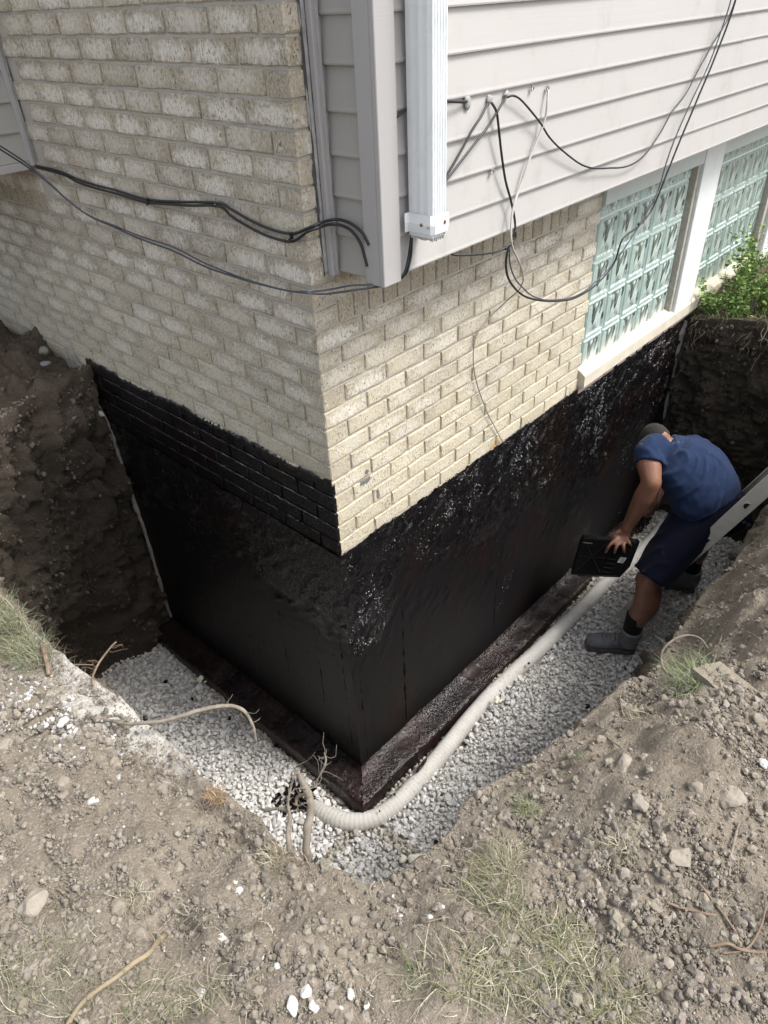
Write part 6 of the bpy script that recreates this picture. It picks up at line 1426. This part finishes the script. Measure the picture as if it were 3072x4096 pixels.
# roots and grass hanging from the lip of the right end of the trench
r_ = np.random.RandomState(66); ii_ = np.where((RXs[:, 0] > 2.98) & (RXs[:, 1] < .0))[0]; P = RXs[r_.choice(ii_, 420)] + np.column_stack([r_.uniform(-.03, .08, 420), r_.uniform(-.02, .02, 420), -np.abs(r_.normal(0, .09, 420)) + .02]); P = P[fbm(P, 9, 2, 5) > -.15]
hang('rootlets', P, 67, .03, .16, .0011, [(.16, .11, .08), (.30, .24, .18), (.10, .07, .05), (.36, .31, .24)], 'roots hanging from the torn turf at the right end of the trench')
# weeds
LEAFM = tint_mat('weed_leaf', .5, .2, 80, .4)
def weed(base, h, ns, nl, spread, label, seed, ls=(.012, .03), lean=(0, 0)):
    r = np.random.RandomState(seed); root = empty('weed_plant', tuple(base), label, 'plant'); tubes = []; LP = []; LD = []
    for s_ in range(ns):
        a = r.uniform(0, 6.28); t = r.uniform(.05, spread); d_ = nrmz([math.cos(a) * t + lean[0], math.sin(a) * t + lean[1], 1]); hh = h * r.uniform(.55, 1); q_ = [np.array(base) + [r.uniform(-.03, .03), r.uniform(-.03, .03), -.01]]
        for k in range(5): d_ = nrmz(d_ + r.normal(size=3) * .16); q_.append(q_[-1] + d_ * hh / 5)
        Pm = smooth_path(q_, 3); tubes.append((Pm, np.linspace(.0026, .001, len(Pm))))
        for k in range(nl // ns):
            i = r.randint(2, len(Pm)); LP.append(Pm[i] + r.normal(size=3) * .012); LD.append(nrmz([r.normal(), r.normal(), r.uniform(-.3, .6)]))
    tubes_obj('stem', tubes, simple('weed_stem', (.16, .2, .08), .6), root, 5)
    LP = np.array(LP); LD = np.array(LD); n = len(LP); S_ = r.uniform(*ls, n); side = np.cross(LD, r.normal(size=(n, 3))); side /= np.linalg.norm(side, axis=1)[:, None]; nn = np.cross(LD, side)
    prof = [(0, 0, 0), (.3, .32, -.06), (.3, 0, .02), (.3, -.32, -.06), (.7, .25, -.12), (.7, 0, -.04), (.7, -.25, -.12), (1, 0, -.2)]
    V = np.stack([LP + LD * (S_ * a)[:, None] + side * (S_ * b)[:, None] + nn * (S_ * c)[:, None] for a, b, c in prof], 1)
    F = np.array([(0, 1, 2, 2), (0, 2, 3, 3), (1, 4, 5, 2), (2, 5, 6, 3), (4, 7, 5, 5), (5, 7, 6, 6)]); Fq = (F[None] + (np.arange(n) * 8)[:, None, None]).reshape(-1, 4)
    g_ = r.uniform(.6, 1.5, (n, 1)); cs = np.array([.15, .25, .06]) * g_; yl = r.rand(n) < .12; cs[yl] = np.array([.28, .33, .08]) * g_[yl]
    me = bpy.data.meshes.new('leaf_cluster'); me.from_pydata([tuple(v_) for v_ in V.reshape(-1, 3)], [], [tuple(dict.fromkeys(f)) for f in Fq.tolist()]); at = me.attributes.new('tint', 'FLOAT_COLOR', 'POINT'); c4 = np.ones((n * 8, 4), np.float32); c4[:, :3] = np.repeat(cs, 8, 0); at.data.foreach_set('color', c4.ravel())
    for p in me.polygons: p.use_smooth = True
    me.materials.append(LEAFM); o = bpy.data.objects.new('leaf_cluster', me); COL.objects.link(o); par(o, root); o['kind'] = 'stuff'
WD = [((3.12, -.13, -.86), .22, 8, 420, .9, 'low weed spilling over the sill beside the white post'), ((3.22, -.24, -.85), .34, 10, 700, .75, 'bushy weed in the middle of the clump by the second window'), ((3.40, -.16, -.84), .52, 8, 480, .4, 'tallest weed with thin upright stems before the second window'), ((3.20, -.42, -.84), .28, 10, 640, .8, 'leafy weed nearest the edge of the right-hand turf'), ((3.45, -.38, -.83), .34, 9, 560, .6, 'dark weed at the right edge of the view'), ((3.09, -.30, -.86), .13, 6, 260, 1.2, 'small creeping weed hanging over the lip of the trench'), ((3.62, -.14, -.83), .38, 8, 420, .5, 'weed farthest along the second window')]
for i, (b, h, ns, nl, sp_, lb_) in enumerate(WD): weed(b, h, ns, nl, sp_, lb_, 70 + i)
P = ground_points(30000, 81, 200, 3.0, 4.2, -1.3, -.02); blades('grass', P[:1600], 82, .04, .12, .0014, .8, [(.10, .16, .05), (.16, .22, .08), (.28, .26, .14)], 'green grass growing between the weeds on the right-hand turf')
# rough cement line where the soil met the left wall, and a pale one at the right end
def smear(axis, pts, wid, mat, seed):
    P = smooth_path(pts, 10); n_ = len(P); Vv = []
    j1 = fbm(P, 22, 3, seed) * .010; j2 = fbm(P, 22, 3, seed + 5) * .010; T = np.gradient(P, axis=0)
    for i in range(n_):
        t = nrmz(T[i]); out_ = np.array([-1, 0, 0]) if axis == 'A' else np.array([0, -1, 0]); s_ = nrmz(np.cross(t, out_)); w_ = wid[0] + (wid[1] - wid[0]) * i / n_
        for k, (a, d_) in enumerate(((-w_ + j1[i], .001), (-w_ * .4, .012 + abs(j1[i])), (w_ * .4, .010 + abs(j2[i])), (w_ + j2[i], .001))): Vv.append(P[i] + s_ * a + out_ * (d_ + .004))
    Ff = [(i * 4 + k, i * 4 + k + 1, i * 4 + 5 + k, i * 4 + 4 + k) for i in range(n_ - 1) for k in range(3)]; me = mesh_np('cement_smear', Vv, np.array(Ff), True); me.materials.append(mat); o = bpy.data.objects.new('cement_smear', me); COL.objects.link(o); par(o, FW)
SMR = simple('rough_cement_smear', (.26, .24, .21), .95, var=.35, vs=50, bump=1, bs=90)
smear('A', [HX(x * D, y * D, 0) for x, y in [(160, 765), (180, 800), (198, 840), (222, 888), (240, 925), (262, 990), (285, 1060), (310, 1130), (335, 1210), (358, 1290), (372, 1330)]], (.022, .010), SMR, 901)
smear('B', [HY(x * D, y * D, 0) for x, y in [(1478, 690), (1466, 740), (1455, 800), (1440, 860), (1430, 905)]], (.03, .012), SMR, 921)
